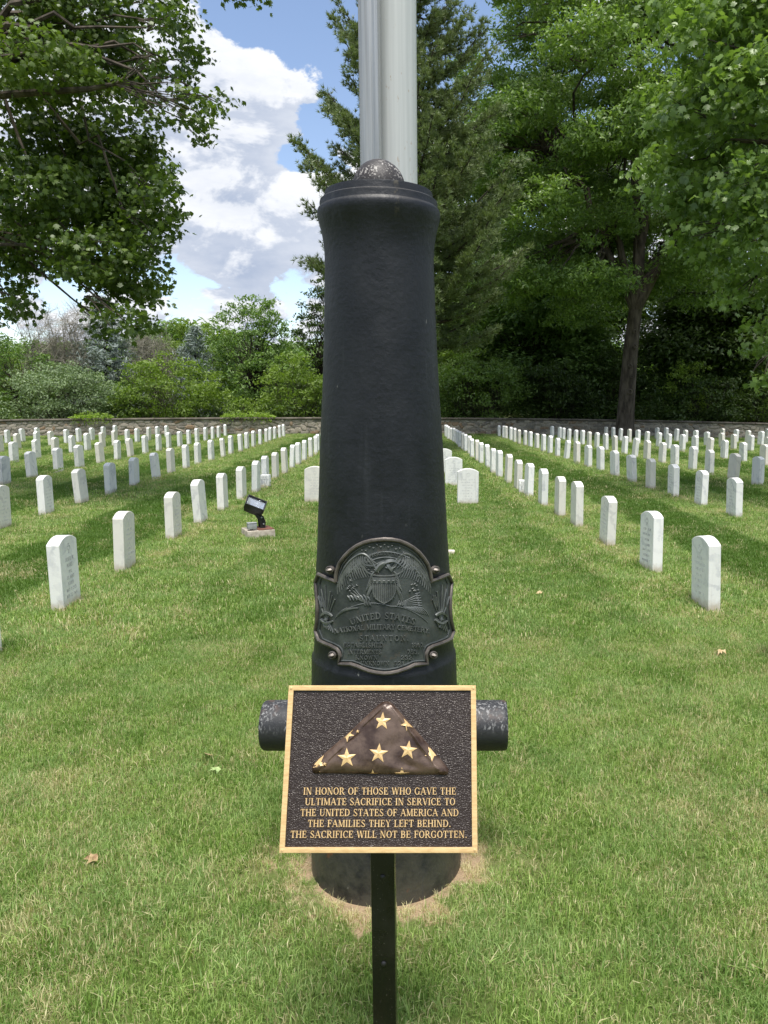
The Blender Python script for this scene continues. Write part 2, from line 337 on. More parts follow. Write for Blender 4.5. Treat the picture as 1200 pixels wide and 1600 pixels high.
# ------------------------------------------------------------------ builders
def mesh_np(name, V, F, m=None, smooth=False):
    """V (n,3) float, F (m,k) int, all faces of k corners"""
    V = np.asarray(V, dtype=np.float32); F = np.asarray(F, dtype=np.int32)
    me = bpy.data.meshes.new(name); k = F.shape[1]
    me.vertices.add(len(V)); me.vertices.foreach_set('co', V.ravel())
    me.loops.add(F.size); me.loops.foreach_set('vertex_index', F.ravel())
    me.polygons.add(len(F)); me.polygons.foreach_set('loop_start', np.arange(0, F.size, k, dtype=np.int32))
    me.update(calc_edges=True)
    if smooth: me.polygons.foreach_set('use_smooth', np.ones(len(F), dtype=bool))
    if m: me.materials.append(m)
    return me
def link(name, me, parent=None, **props):
    o = bpy.data.objects.new(name, me); COL.objects.link(o)
    if parent: o.parent = parent
    for k, v in props.items(): o[k] = v
    return o
class MB:
    def __init__(s): s.v = []; s.f = []
    def add(s, vs, fs):
        b = len(s.v); s.v += [tuple(x) for x in vs]; s.f += [tuple(i + b for i in f) for f in fs]
    def box(s, x0, x1, y0, y1, z0, z1, M=None, ch=0.0):
        if ch > 0:
            bm = bmesh.new(); bmesh.ops.create_cube(bm, size=1)
            for v in bm.verts: v.co = Vector(((x0 + x1) / 2 + v.co.x * (x1 - x0), (y0 + y1) / 2 + v.co.y * (y1 - y0), (z0 + z1) / 2 + v.co.z * (z1 - z0)))
            bmesh.ops.bevel(bm, geom=bm.edges[:], offset=ch, segments=2, affect='EDGES', profile=0.6)
            bm.verts.index_update()
            s.add([M @ v.co if M else v.co for v in bm.verts], [[v.index for v in f.verts] for f in bm.faces]); bm.free(); return
        vs = [Vector((x, y, z)) for z in (z0, z1) for y in (y0, y1) for x in (x0, x1)]
        if M: vs = [M @ v for v in vs]
        s.add(vs, [(0, 2, 3, 1), (4, 5, 7, 6), (0, 1, 5, 4), (2, 6, 7, 3), (0, 4, 6, 2), (1, 3, 7, 5)])
    def tube(s, pts, rad, n=6, cap=True):
        pts = [Vector(p) for p in pts]; k = len(pts)
        if not hasattr(rad, '__len__'): rad = [rad] * k
        vs = []; a = None
        for i, p in enumerate(pts):
            d = (pts[min(i + 1, k - 1)] - pts[max(i - 1, 0)])
            d = d.normalized() if d.length > 1e-9 else Vector((0, 0, 1))
            a = d.orthogonal() if a is None else a - d * a.dot(d)
            if a.length < 1e-4: a = d.orthogonal()
            a.normalize(); b = d.cross(a)
            for j in range(n):
                t = 2 * math.pi * j / n
                vs.append(p + (a * math.cos(t) + b * math.sin(t)) * rad[i])
        fs = [(i * n + j, i * n + (j + 1) % n, (i + 1) * n + (j + 1) % n, (i + 1) * n + j) for i in range(k - 1) for j in range(n)]
        if cap: fs += [tuple(range(n))[::-1], tuple((k - 1) * n + j for j in range(n))]
        s.add(vs, fs)
    def lathe(s, prof, n=64, c=(0, 0, 0), M=None, cap=False):
        vs = []
        for r, z in prof:
            for j in range(n):
                t = 2 * math.pi * j / n
                v = Vector((c[0] + r * math.cos(t), c[1] + r * math.sin(t), c[2] + z)); vs.append(M @ v if M else v)
        k = len(prof)
        fs = [(i * n + j, i * n + (j + 1) % n, (i + 1) * n + (j + 1) % n, (i + 1) * n + j) for i in range(k - 1) for j in range(n)]
        if cap: fs += [tuple(range(n))[::-1], tuple((k - 1) * n + j for j in range(n))]
        s.add(vs, fs)
    def strip(s, L, Rr, h0, h1, fn):
        """a stroke: left and right outlines in 2D, raised from h0 to h1 through fn(x,y,h)"""
        n = len(L); vs = []
        for (a, b) in zip(L, Rr):
            vs += [fn(a[0], a[1], h1), fn(b[0], b[1], h1), fn(a[0], a[1], h0), fn(b[0], b[1], h0)]
        fs = []
        for i in range(n - 1):
            p, q = 4 * i, 4 * (i + 1)
            fs += [(p, p + 1, q + 1, q), (p, q, q + 2, p + 2), (p + 1, p + 3, q + 3, q + 1)]
        fs += [(0, 2, 3, 1), (4 * (n - 1), 4 * (n - 1) + 1, 4 * (n - 1) + 3, 4 * (n - 1) + 2)]
        s.add(vs, fs)
    def build(s, name, m, parent=None, smooth=False, mod=None, **props):
        me = bpy.data.meshes.new(name); me.from_pydata([tuple(v) for v in s.v], [], s.f); me.update()
        if smooth:
            me.polygons.foreach_set('use_smooth', [True] * len(me.polygons))
            try: me.set_sharp_from_angle(angle=R(35))
            except Exception: pass
        me.materials.append(m)
        bm = bmesh.new(); bm.from_mesh(me); bmesh.ops.recalc_face_normals(bm, faces=bm.faces); bm.to_mesh(me); bm.free()
        return link(name, me, parent, **props)
def empty(name, loc, label=None, cat=None, group=None, rz=0.0):
    o = bpy.data.objects.new(name, None); COL.objects.link(o); o.location = loc; o.rotation_euler = (0, 0, rz)
    o.empty_display_size = 0.2
    if label: o['label'] = label
    if cat: o['category'] = cat
    if group: o['group'] = group
    return o

# ------------------------------------------------------------------ ground
WALL_Y = 38.5
def gz(x, y):
    x = max(-26.0, min(26.0, x)); y = max(0.0, min(y, WALL_Y))
    k = 0.0006 if x > -3.7 else 0.00038
    return (y / WALL_Y) ** 2 * (0.07 - k * (x + 3.7) ** 2)
def build_ground():
    xs = sorted(set([-900, -400, -150, -80, -50] + [round(-30 + i * 1.5, 2) for i in range(41)] + [50, 80, 150, 400, 900]))
    ys = sorted(set([-300, -100, -40, -15, -6] + [round(-2 + i * 1.35, 3) for i in range(31)] + [38.5, 41, 46, 60, 90, 150, 300, 600, 1500]))
    V = [(x, y, gz(x, y)) for y in ys for x in xs]; n = len(xs)
    F = [(j * n + i, j * n + i + 1, (j + 1) * n + i + 1, (j + 1) * n + i) for j in range(len(ys) - 1) for i in range(n - 1)]
    o = link('ground', mesh_np('ground', V, F, m_ground(), True)); o['kind'] = 'structure'
build_ground()

# ------------------------------------------------------------------ grass
BX, BY = -0.044, 2.53            # axis of the upright cannon
def blade_patch(n, size, hmin, hmax, wid, seed, lean=0.6):
    g = np.random.default_rng(seed)
    x = g.uniform(-size / 2, size / 2, n); y = g.uniform(-size / 2, size / 2, n)
    cl = g.uniform(-size / 2, size / 2, (max(6, n // 14), 2)); k = g.integers(0, len(cl), n)
    tuft = g.random(n) < 0.5
    x = np.where(tuft, cl[k, 0] + g.normal(0, wid * 4, n), x); y = np.where(tuft, cl[k, 1] + g.normal(0, wid * 4, n), y)
    h = g.uniform(hmin, hmax, n) * np.where(g.random(n) < 0.06, 1.45, 1.0); wd = wid * g.uniform(0.6, 1.3, n)
    a = g.uniform(0, 2 * np.pi, n); ln = np.abs(g.normal(0.0, lean, n)) + 0.12
    b = a + g.normal(0, 0.5, n) + np.pi / 2
    dx, dy = np.cos(a), np.sin(a); sx, sy = np.cos(b), np.sin(b)
    V = np.zeros((n, 5, 3)); up = np.clip(1 - 0.35 * ln, 0.35, 1)
    z0 = -0.005
    V[:, 0] = np.stack([x - sx * wd / 2, y - sy * wd / 2, np.full(n, z0)], 1)
    V[:, 1] = np.stack([x + sx * wd / 2, y + sy * wd / 2, np.full(n, z0)], 1)
    mx, my, mz = x + dx * h * ln * 0.22, y + dy * h * ln * 0.22, h * 0.55 * up
    V[:, 2] = np.stack([mx - sx * wd * 0.42, my - sy * wd * 0.42, mz], 1)
    V[:, 3] = np.stack([mx + sx * wd * 0.42, my + sy * wd * 0.42, mz], 1)
    V[:, 4] = np.stack([x + dx * h * ln * 0.85, y + dy * h * ln * 0.85, h * np.clip(1 - 0.55 * ln, 0.15, 1)], 1)
    b0 = (np.arange(n) * 5)[:, None]
    F = np.concatenate([b0 + np.array([[0, 1, 3]]), b0 + np.array([[0, 3, 2]]), b0 + np.array([[2, 3, 4]])], 0)
    return V.reshape(-1, 3), F
GRASSM = m_grass()
def grass_layer(pts, patches, nm):
    """pts: list of (x,y,z,rot,scale,tiltx,tilty); patches: mesh list; a point mesh that carries real blade clumps"""
    coll = bpy.data.collections.new(nm + '_clumps')
    for i, (V, F) in enumerate(patches):
        o = bpy.data.objects.new('%s_clump_%02d' % (nm, i), mesh_np('clump', V, F, GRASSM)); coll.objects.link(o)
    P = np.array(pts, dtype=np.float32)
    me = bpy.data.meshes.new(nm); me.vertices.add(len(P)); me.vertices.foreach_set('co', P[:, :3].ravel().copy())
    ra = me.attributes.new('rot', 'FLOAT_VECTOR', 'POINT'); ra.data.foreach_set('vector', np.stack([P[:, 5], P[:, 6], P[:, 3]], 1).astype(np.float32).ravel())
    sa = me.attributes.new('sca', 'FLOAT', 'POINT'); sa.data.foreach_set('value', P[:, 4].copy())
    me.materials.append(GRASSM)
    o = link('grass', me); o['kind'] = 'stuff'; o['label'] = 'short mown green grass with drier straw blades across the whole lawn'; o['category'] = 'grass'
    ng = bpy.data.node_groups.new(nm, 'GeometryNodeTree')
    ng.interface.new_socket('Geometry', in_out='INPUT', socket_type='NodeSocketGeometry')
    ng.interface.new_socket('Geometry', in_out='OUTPUT', socket_type='NodeSocketGeometry')
    gi = ng.nodes.new('NodeGroupInput'); go = ng.nodes.new('NodeGroupOutput')
    ci = ng.nodes.new('GeometryNodeCollectionInfo'); ci.inputs['Collection'].default_value = coll
    ci.inputs['Separate Children'].default_value = True; ci.inputs['Reset Children'].default_value = True
    ip = ng.nodes.new('GeometryNodeInstanceOnPoints'); ip.inputs['Pick Instance'].default_value = True
    r1 = ng.nodes.new('GeometryNodeInputNamedAttribute'); r1.data_type = 'FLOAT_VECTOR'; r1.inputs[0].default_value = 'rot'
    er = ng.nodes.new('FunctionNodeEulerToRotation')
    r2 = ng.nodes.new('GeometryNodeInputNamedAttribute'); r2.data_type = 'FLOAT'; r2.inputs[0].default_value = 'sca'
    L = ng.links.new
    L(gi.outputs[0], ip.inputs['Points']); L(ci.outputs[0], ip.inputs['Instance'])
    L(r1.outputs[0], er.inputs[0]); L(er.outputs[0], ip.inputs['Rotation']); L(r2.outputs[0], ip.inputs['Scale'])
    L(ip.outputs[0], go.inputs[0])
    md = o.modifiers.new('clumps', 'NODES'); md.node_group = ng
    return o
def lawn_points(y0, y1, step, smin, smax, seed):
    g = random.Random(seed); out = []
    y = y0
    while y < y1:
        xl, xr = -0.58 * y - 1.0, 0.55 * y + 1.0
        x = xl
        while x < xr:
            X, Y = x + g.uniform(-.5, .5) * step, y + g.uniform(-.5, .5) * step
            x += step
            if Y > WALL_Y - 0.25: continue
            d = math.hypot(X - BX, Y - BY)
            if d < 0.33 + step * 0.45: continue
            s = g.uniform(smin, smax)
            if d < 0.42: s *= 0.7
            out.append((X, Y, gz(X, Y), g.uniform(0, 6.283), s, g.gauss(0, .05), g.gauss(0, .05)))
        y += step
    return out
near = [blade_patch(470, 0.26, 0.018, 0.041, 0.0026, 100 + i) for i in range(9)]
mid = [blade_patch(900, 0.60, 0.024, 0.050, 0.0052, 200 + i) for i in range(7)]
far = [blade_patch(1100, 1.2, 0.026, 0.055, 0.010, 300 + i) for i in range(5)]
grass_layer(lawn_points(1.3, 5.4, 0.105, 0.8, 1.15, 1) , near, 'near')
grass_layer(lawn_points(5.3, 12.2, 0.22, 0.8, 1.15, 2), mid, 'mid')
grass_layer(lawn_points(12.0, WALL_Y, 0.50, 0.75, 1.1, 3), far, 'far')
g = random.Random(15); tf_ = []
for i in range(95):
    y = 1.7 + 6.5 * g.random() ** 1.3; x = g.uniform(-.5 * y - .5, .5 * y + .4)
    if math.hypot(x - BX, y - BY) < .5: continue
    for _ in range(g.randint(1, 5)): tf_.append((x + g.gauss(0, .06), y + g.gauss(0, .06), 0.0, g.uniform(0, 6.28), g.uniform(.8, 1.3), g.gauss(0, .15), g.gauss(0, .15)))
grass_layer(tf_, [blade_patch(34, 0.07, 0.035, 0.062, 0.0034, 500 + i, 0.75) for i in range(5)], 'tufts')
# short frayed dry tufts that grow right up to the foot of the cannon
g = random.Random(5); fr = []
for i in range(420):
    a = g.uniform(0, 6.283); d = 0.28 + abs(g.gauss(0, 0.11))
    fr.append((BX + d * math.cos(a), BY + d * math.sin(a), 0.0, g.uniform(0, 6.28), g.uniform(0.35, 0.75), 0.0, 0.0))
grass_layer(fr, [blade_patch(16, 0.05, 0.03, 0.06, 0.003, 400 + i, 0.8) for i in range(4)], 'fringe')

# ------------------------------------------------------------------ serif lettering
TH, TN, SH = 0.155, 0.065, 0.055
def g_stem(x, w=TH, y0=0, y1=1, sb=True, st=True, sw=0.17):
    o = [([(x - w / 2, y0), (x - w / 2, y1)], [(x + w / 2, y0), (x + w / 2, y1)])]
    if sb: o.append(([(x - sw, y0), (x + sw, y0)], [(x - sw, y0 + SH), (x + sw, y0 + SH)]))
    if st: o.append(([(x - sw, y1 - SH), (x + sw, y1 - SH)], [(x - sw, y1), (x + sw, y1)]))
    return o
def g_bar(x0, x1, y, w=TN): return [([(x0, y), (x1, y)], [(x0, y + w), (x1, y + w)])]
def g_ver(x, y0, y1, w=TN): return [([(x, y0), (x, y1)], [(x + w, y0), (x + w, y1)])]
def g_dia(x0, y0, x1, y1, w): return [([(x0 - w / 2, y0), (x1 - w / 2, y1)], [(x0 + w / 2, y0), (x1 + w / 2, y1)])]
def g_arc(cx, cy, rx, ry, a0, a1, th=TH, tn=TN, n=12):
    A, B = [], []
    for i in range(n + 1):
        t = math.radians(a0 + (a1 - a0) * i / n); c, s_ = math.cos(t), math.sin(t)
        A.append((cx + rx * c, cy + ry * s_)); B.append((cx + (rx - th) * c, cy + (ry - tn) * s_))
    return [(A, B)]
def g_ser(x, y): return [([(x - .13, y), (x + .13, y)], [(x - .13, y + SH), (x + .13, y + SH)])]
def glyph(ch):
    if ch == 'A': return g_dia(.08, 0, .42, 1, TN) + g_dia(.44, 1, .80, 0, TH) + g_bar(.18, .62, .32) + g_ser(.09, 0) + g_ser(.80, 0), .92
    if ch == 'B': return g_stem(.18, st=False, sb=False) + g_bar(.02, .42, .935) + g_bar(.02, .42, 0) + g_bar(.2, .42, .48) + g_arc(.36, .735, .32, .265, -90, 90) + g_arc(.36, .27, .38, .27, -90, 90), .80
    if ch == 'C': return g_arc(.46, .5, .42, .51, 48, 312, n=18) + g_ver(.74, .68, .98, .06) + g_ver(.74, .05, .26, .05), .86
    if ch == 'D': return g_stem(.18, st=False, sb=False) + g_bar(.02, .42, .935) + g_bar(.02, .42, 0) + g_arc(.38, .5, .48, .5, -90, 90, n=16), .92
    if ch in 'EF':
        o = g_stem(.18, sb=(ch == 'F'), st=False) + g_bar(.02, .66, .935) + g_bar(.2, .50, .49) + g_ver(.61, .74, .96, .055) + g_ver(.48, .38, .64, .05)
        if ch == 'E': o += g_bar(.02, .70, 0) + g_ver(.66, .03, .27, .055)
        return o, (.76 if ch == 'E' else .70)
    if ch == 'G': return g_arc(.46, .5, .42, .51, 48, 318, n=18) + g_ver(.74, .68, .98, .06) + g_stem(.75, TH * .9, 0.04, .44, sb=False, sw=.15), .94
    if ch == 'H': return g_stem(.18) + g_stem(.76) + g_bar(.2, .76, .48), .94
    if ch == 'I': return g_stem(.18), .38
    if ch == 'J': return g_stem(.34, y0=.2, sb=False) + g_arc(.19, .22, .22, .23, -170, 0, TH), .52
    if ch == 'K': return g_stem(.18) + g_dia(.24, .42, .70, .97, TN) + g_dia(.38, .58, .78, 0, TH) + g_ser(.70, .945) + g_ser(.80, 0), .92
    if ch == 'L': return g_stem(.18, sb=False) + g_bar(.02, .66, 0) + g_ver(.62, .03, .30, .055), .72
    if ch == 'M': return g_stem(.15, TN, sw=.13) + g_dia(.17, 1, .52, .05, TH) + g_dia(.52, .05, .88, 1, TN) + g_stem(.92, TH, sw=.15), 1.10
    if ch == 'N': return g_stem(.15, TN, sw=.13) + g_dia(.18, 1, .74, 0, TH) + g_stem(.78, TN, sw=.13, sb=False), .94
    if ch == 'O' or ch == '0': return g_arc(.46, .5, .43 if ch == 'O' else .32, .51, 0, 360, n=24), .92 if ch == 'O' else .8
    if ch == 'P': return g_stem(.18, st=False) + g_bar(.02, .40, .935) + g_bar(.2, .40, .42) + g_arc(.36, .71, .33, .29, -90, 90), .74
    if ch == 'R': return g_stem(.18, st=False) + g_bar(.02, .40, .935) + g_bar(.2, .42, .46) + g_arc(.36, .73, .33, .27, -90, 90) + g_dia(.42, .48, .78, 0, TH) + g_ser(.80, 0), .88
    if ch == 'S': return g_arc(.35, .735, .28, .275, 35, 205, TH * .7, TN, 10) + g_arc(.36, .265, .31, .275, -155, 25, TH * .7, TN, 10) + g_dia(.15, .67, .56, .32, TH * 1.25) + g_ver(.53, .74, .98, .055) + g_ver(.06, .02, .28, .055), .72
    if ch == 'T': return g_stem(.40, st=False) + g_bar(.04, .76, .935) + g_ver(.04, .72, .96, .055) + g_ver(.71, .72, .96, .055), .80
    if ch == 'U': return g_stem(.18, y0=.3, sb=False) + g_stem(.76, TN, .3, 1, sb=False, sw=.13) + g_arc(.44, .32, .34, .33, 180, 360, TH * .8), .92
    if ch == 'V': return g_dia(.12, 1, .46, 0, TH) + g_dia(.46, 0, .78, 1, TN) + g_ser(.12, .945) + g_ser(.78, .945), .88
    if ch == 'W': return g_dia(.12, 1, .38, 0, TH) + g_dia(.38, 0, .62, 1, TN) + g_dia(.62, 1, .88, 0, TH) + g_dia(.88, 0, 1.12, 1, TN) + g_ser(.12, .945) + g_ser(1.12, .945) + g_ser(.6, .945), 1.22
    if ch == 'Y': return g_dia(.12, 1, .42, .45, TH) + g_dia(.44, .45, .72, 1, TN) + g_stem(.43, y1=.48, st=False) + g_ser(.12, .945) + g_ser(.72, .945), .84
    if ch == '1': return g_stem(.25, st=False) + g_dia(.08, .82, .2, .97, TN), .5
    if ch == '2': return g_arc(.32, .70, .28, .30, -30, 170, TH * .8) + g_dia(.14, .06, .52, .60, TN * 1.6) + g_bar(.06, .60, 0, .11), .68
    if ch == '3': return g_arc(.30, .74, .27, .26, -90, 160, TH * .8) + g_arc(.30, .27, .30, .27, -160, 90, TH * .8), .66
    if ch == '5': return g_arc(.30, .30, .30, .31, -150, 110, TH * .8) + g_bar(.14, .56, .90, .1) + g_ver(.12, .5, .98), .66
    if ch == '6': return g_arc(.34, .30, .29, .31, 0, 360, TH * .8) + g_arc(.50, .45, .46, .55, 110, 200, TH * .8), .72
    if ch == '7': return g_bar(.06, .60, .88, .12) + g_dia(.24, 0, .54, .9, TN * 1.7) + g_ver(.05, .75, .98), .66
    if ch == '8': return g_arc(.34, .74, .25, .26, 0, 360, TH * .7) + g_arc(.34, .27, .30, .28, 0, 360, TH * .8), .72
    if ch == '9': return g_arc(.34, .70, .29, .31, 0, 360, TH * .8) + g_arc(.18, .55, .46, .55, -70, 20, TH * .8), .72
    if ch == '.': return g_ver(.08, 0, .15, .15), .32
    return [], .42
def text_width(s, gap=.07): return sum(glyph(c)[1] + gap for c in s) - gap
def put_text(mb, s, cx, y, hgt, fn, h0, h1, width=None, gap=.07, curve=None, sx=1.0):
    """centred line of capitals; fn maps (x,y,h) to space; curve=(radius) bends the baseline upwards"""
    tw = text_width(s, gap); k = (width / tw) if width else hgt * sx
    x = cx - tw * k / 2; e = 0
    for c in s:
        st, adv = glyph(c)
        for A, B in st:
            e += 1
            hh = h1 + (e % 5) * (h1 - h0) * 0.02
            def mp(p): return (x + p[0] * k, y + p[1] * hgt)
            if curve:
                r, up = curve
                xm = x + adv * k / 2; th = (xm - cx) / r
                def mp(p, x=x, xm=xm, th=th):
                    lx, ly = x + p[0] * k - xm, p[1] * hgt
                    ox, oy = cx + r * math.sin(th), y + up * r * (math.cos(th) - 1)
                    a = -th * up
                    return (ox + lx * math.cos(a) - ly * math.sin(a), oy + lx * math.sin(a) + ly * math.cos(a))
            mb.strip([mp(p) for p in A], [mp(p) for p in B], h0, hh, fn)
        x += (adv + gap) * k
def star2d(cx, cy, r, rot=0.0, inner=0.4):
    return [(cx + (r if i % 2 == 0 else r * inner) * math.sin(rot + i * math.pi / 5), cy + (r if i % 2 == 0 else r * inner) * math.cos(rot + i * math.pi / 5)) for i in range(10)]
def put_star(mb, cx, cy, r, fn, h0, h1, rot=0.0, clip=None):
    pts = star2d(cx, cy, r, rot)
    vs = [fn(cx, cy, h1 + (h1 - h0) * .5)] + [fn(x, y, h1) for x, y in pts] + [fn(x, y, h0) for x, y in pts]
    fs = [(0, 1 + i, 1 + (i + 1) % 10) for i in range(10)] + [(1 + i, 11 + i, 11 + (i + 1) % 10, 1 + (i + 1) % 10) for i in range(10)]
    mb.add(vs, fs)

# ------------------------------------------------------------------ cannon
PROF = [(0.264, -0.30), (0.262, 0.10), (0.256, 0.30), (0.2525, 0.42), (0.2475, 0.64), (0.2440, 0.752), (0.2425, 0.764), (0.2375, 0.772), (0.2345, 0.80),
        (0.2245, 1.02), (0.2153, 1.157), (0.2005, 1.455), (0.1870, 1.66), (0.1775, 1.864), (0.1722, 2.02), (0.1718, 2.06), (0.1745, 2.095), (0.1795, 2.125),
        (0.1860, 2.150), (0.1905, 2.168), (0.1925, 2.180), (0.1922, 2.189), (0.1895, 2.196), (0.1850, 2.200), (0.1840, 2.202), (0.1842, 2.216), (0.1830, 2.221), (0.1790, 2.224), (0.1700, 2.226),
        (0.1690, 2.229), (0.1690, 2.243), (0.1675, 2.248), (0.150, 2.250), (0.075, 2.250)]
def barrel_r(z):
    for (r0, z0), (r1, z1) in zip(PROF, PROF[1:]):
        if z0 <= z <= z1: return r0 + (r1 - r0) * (z - z0) / max(1e-6, z1 - z0)
    return PROF[0][0]
can = empty('cannon', (BX, BY, 0), 'upright black cannon barrel set muzzle up in the lawn with a bronze plate', 'cannon', rz=-YAW)
def densify(prof, step=0.05):
    out = [prof[0]]
    for a, b in zip(prof, prof[1:]):
        n = max(1, int(abs(b[1] - a[1]) / step))
        out += [(a[0] + (b[0] - a[0]) * i / n, a[1] + (b[1] - a[1]) * i / n) for i in range(1, n + 1)]
    return out
mb = MB(); mb.lathe(densify(PROF), 128); o = mb.build('barrel', BARREL, can, smooth=True)
mb = MB(); n = 20
mb.lathe([(0.0835 * math.cos(math.pi / 2 * i / n) + 1e-4, 2.262 + 0.088 * math.sin(math.pi / 2 * i / n)) for i in range(-3, n + 1)], 48)
mb.build('muzzle_ball', BALL, can, smooth=True)
for sgn in (-1, 1):
    mb = MB(); M = Matrix.Translation((0, 0, 0.500)) @ Matrix.Rotation(sgn * math.pi / 2, 4, 'Y')
    mb.lathe([(0.085, 0.15), (0.085, 0.405), (0.083, 0.414), (0.079, 0.4185), (0.040, 0.4205), (0.0005, 0.4205)], 48, M=M)
    mb.build('trunnion', TRUN, can, smooth=True)

# the bronze plate: photo coordinates carried onto the barrel by sight line, then raised along its normal
IY, IX = math.sin(-YAW), math.cos(-YAW)
def on_barrel(px, py, h):
    d = sight(px, py); ox, oy = EYE[0] - BX, EYE[1] - BY
    r = 0.23
    for _ in range(4):
        rr = r + 0.006
        a = d[0] ** 2 + d[1] ** 2; b = 2 * (ox * d[0] + oy * d[1]); c = ox * ox + oy * oy - rr * rr
        disc = b * b - 4 * a * c
        t = (-b - math.sqrt(max(disc, 0.0))) / (2 * a)
        z = EYE[2] + t * d[2]; r = barrel_r(z)
    x, y = ox + t * d[0], oy + t * d[1]; q = math.hypot(x, y)
    R_ = r + 0.006 + h
    x, y = x / q * R_, y / q * R_
    return Vector((x * IX + y * IY, -x * IY + y * IX, z)) if False else Vector((x * math.cos(YAW) - y * math.sin(YAW), x * math.sin(YAW) + y * math.cos(YAW), z))
OUT = [(525.3, 908.7), (526, 898), (527.7, 890), (532, 879), (539.3, 869), (548, 860), (558, 852.7), (569, 847.5), (581, 844.3), (600, 842.3), (612, 842.8), (624, 845), (635, 849.5), (645, 855.5), (654, 863), (661, 871.5),
       (667, 881), (671, 891), (673.5, 908), (686, 903.5), (699, 898), (701.5, 902), (704.8, 910), (704, 920), (702.7, 935), (702.4, 951), (703.8, 969), (706.0, 978), (707.6, 986), (704, 998),
       (694, 1003), (684, 1006.7), (675, 1009.5), (669, 1013), (665.5, 1020), (665.5, 1026), (667, 1037), (657, 1037.5), (647, 1038.5), (640, 1042), (632.7, 1045), (621, 1049), (609, 1051.3), (600, 1051.8), (588, 1050.6), (576.7, 1048), (566, 1044),
       (558, 1040.5), (549, 1037.5), (530, 1037), (532.3, 1025), (531, 1019), (527.5, 1014), (518.3, 1009), (508, 1005), (499.7, 1001), (496.5, 994), (493.8, 986), (495, 978), (496.4, 969), (497.3, 951), (496.3, 938), (495, 925), (493.8, 910), (496, 903),
       (498.8, 897), (511, 903)]
def inside(x, y, P):
    c = False
    for i in range(len(P)):
        x0, y0 = P[i]; x1, y1 = P[i - 1]
        if (y0 > y) != (y1 > y) and x < (x1 - x0) * (y - y0) / (y1 - y0) + x0: c = not c
    return c
pl = MB(); st = 3.0; idx = {}
def pv(i, j):
    if (i, j) not in idx:
        idx[(i, j)] = len(pl.v); pl.v.append(tuple(on_barrel(490 + i * st, 840 + j * st, 0)))
    return idx[(i, j)]
for i in range(74):
    for j in range(72):
        if inside(490 + (i + .5) * st, 840 + (j + .5) * st, OUT):
            pl.f.append((pv(i, j), pv(i + 1, j), pv(i + 1, j + 1), pv(i, j + 1)))
plate = pl.build('plate', PLATE, can, smooth=True, label='verdigris bronze shield plate with raised eagle and lettering')
mb = MB(); loop = OUT + [OUT[0], OUT[1]]
mb.tube([on_barrel(x, y, 0.0025) for x, y in loop], 0.0066, 8, cap=False)
mb.build('moulding', MOULD, plate, smooth=True)
mb = MB(); cxm, cym = 600, 945
inn = [(cxm + (x - cxm) * 0.945, cym + (y - cym) * 0.945) for x, y in OUT]
mb.tube([on_barrel(x, y, 0.001) for x, y in inn + inn[:1]], 0.0028, 6, cap=False)
mb.build('inner_moulding', PLATE, plate, smooth=True)
for x, y in ((517, 890), (679.3, 890), (520.7, 1023), (675.8, 1023)):
    mb = MB(); vs = []; rings = [(6.3, 0.0), (6.2, 0.006), (5.0, 0.008), (4.0, 0.006), (3.4, 0.008), (2.6, 0.014), (0.6, 0.019)]
    for r_, h in rings:
        n = 16 if r_ > 3.5 else 16
        for j in range(n):
            t = 2 * math.pi * j / n; k = 1.0 if r_ > 3.5 else (1.0 + 0.12 * math.cos(6 * t))
            vs.append(on_barrel(x + r_ * k * math.cos(t), y + r_ * k * math.sin(t), h))
    mb.add(vs, [(a * 16 + j, a * 16 + (j + 1) % 16, (a + 1) * 16 + (j + 1) % 16, (a + 1) * 16 + j) for a in range(len(rings) - 1) for j in range(16)] + [tuple(range(6 * 16, 7 * 16))])
    mb.build('rosette_bolt', MOULD, plate, smooth=True)
ob = lambda x, y, h: on_barrel(x, -y, h)
for parts in (
    (('UNITED STATES', 598, -966.5, 9.5, 100, (125, 1), .07),),
    (('NATIONAL MILITARY CEMETERY.', 597, -983.0, 7.4, 148, (420, 1), .05),),
    (('STAUNTON.', 600, -1000.8, 8.2, 76, None, .30),),
    (('ESTABLISHED', 568, -1011, 6.6, 62, None, .12), ('1867.', 653, -1011, 6.6, 20, None, .12)),
    (('INTERMENTS', 570, -1021.5, 6.4, 52, None, .12), ('753.', 645, -1021.5, 6.4, 18, None, .12)),
    (('KNOWN', 573, -1030, 5.8, 34, None, .15), ('232.', 636, -1030, 5.8, 20, None, .12)),
    (('UNKNOWN', 586, -1039, 5.8, 44, None, .15), ('521.', 625, -1039, 5.8, 20, None, .12)),
    (('E PLURIBUS UNUM', 600, -866.5, 5.0, 56, (52, 1), .05),)):
    T = MB()
    for (tx, cx_, by_, hg, wd_, cu, gp) in parts: put_text(T, tx, cx_, by_, hg, ob, 0, .0036, wd_, curve=cu, gap=gp)
    T.build('lettering', RAISEDB, plate, kind='stuff')
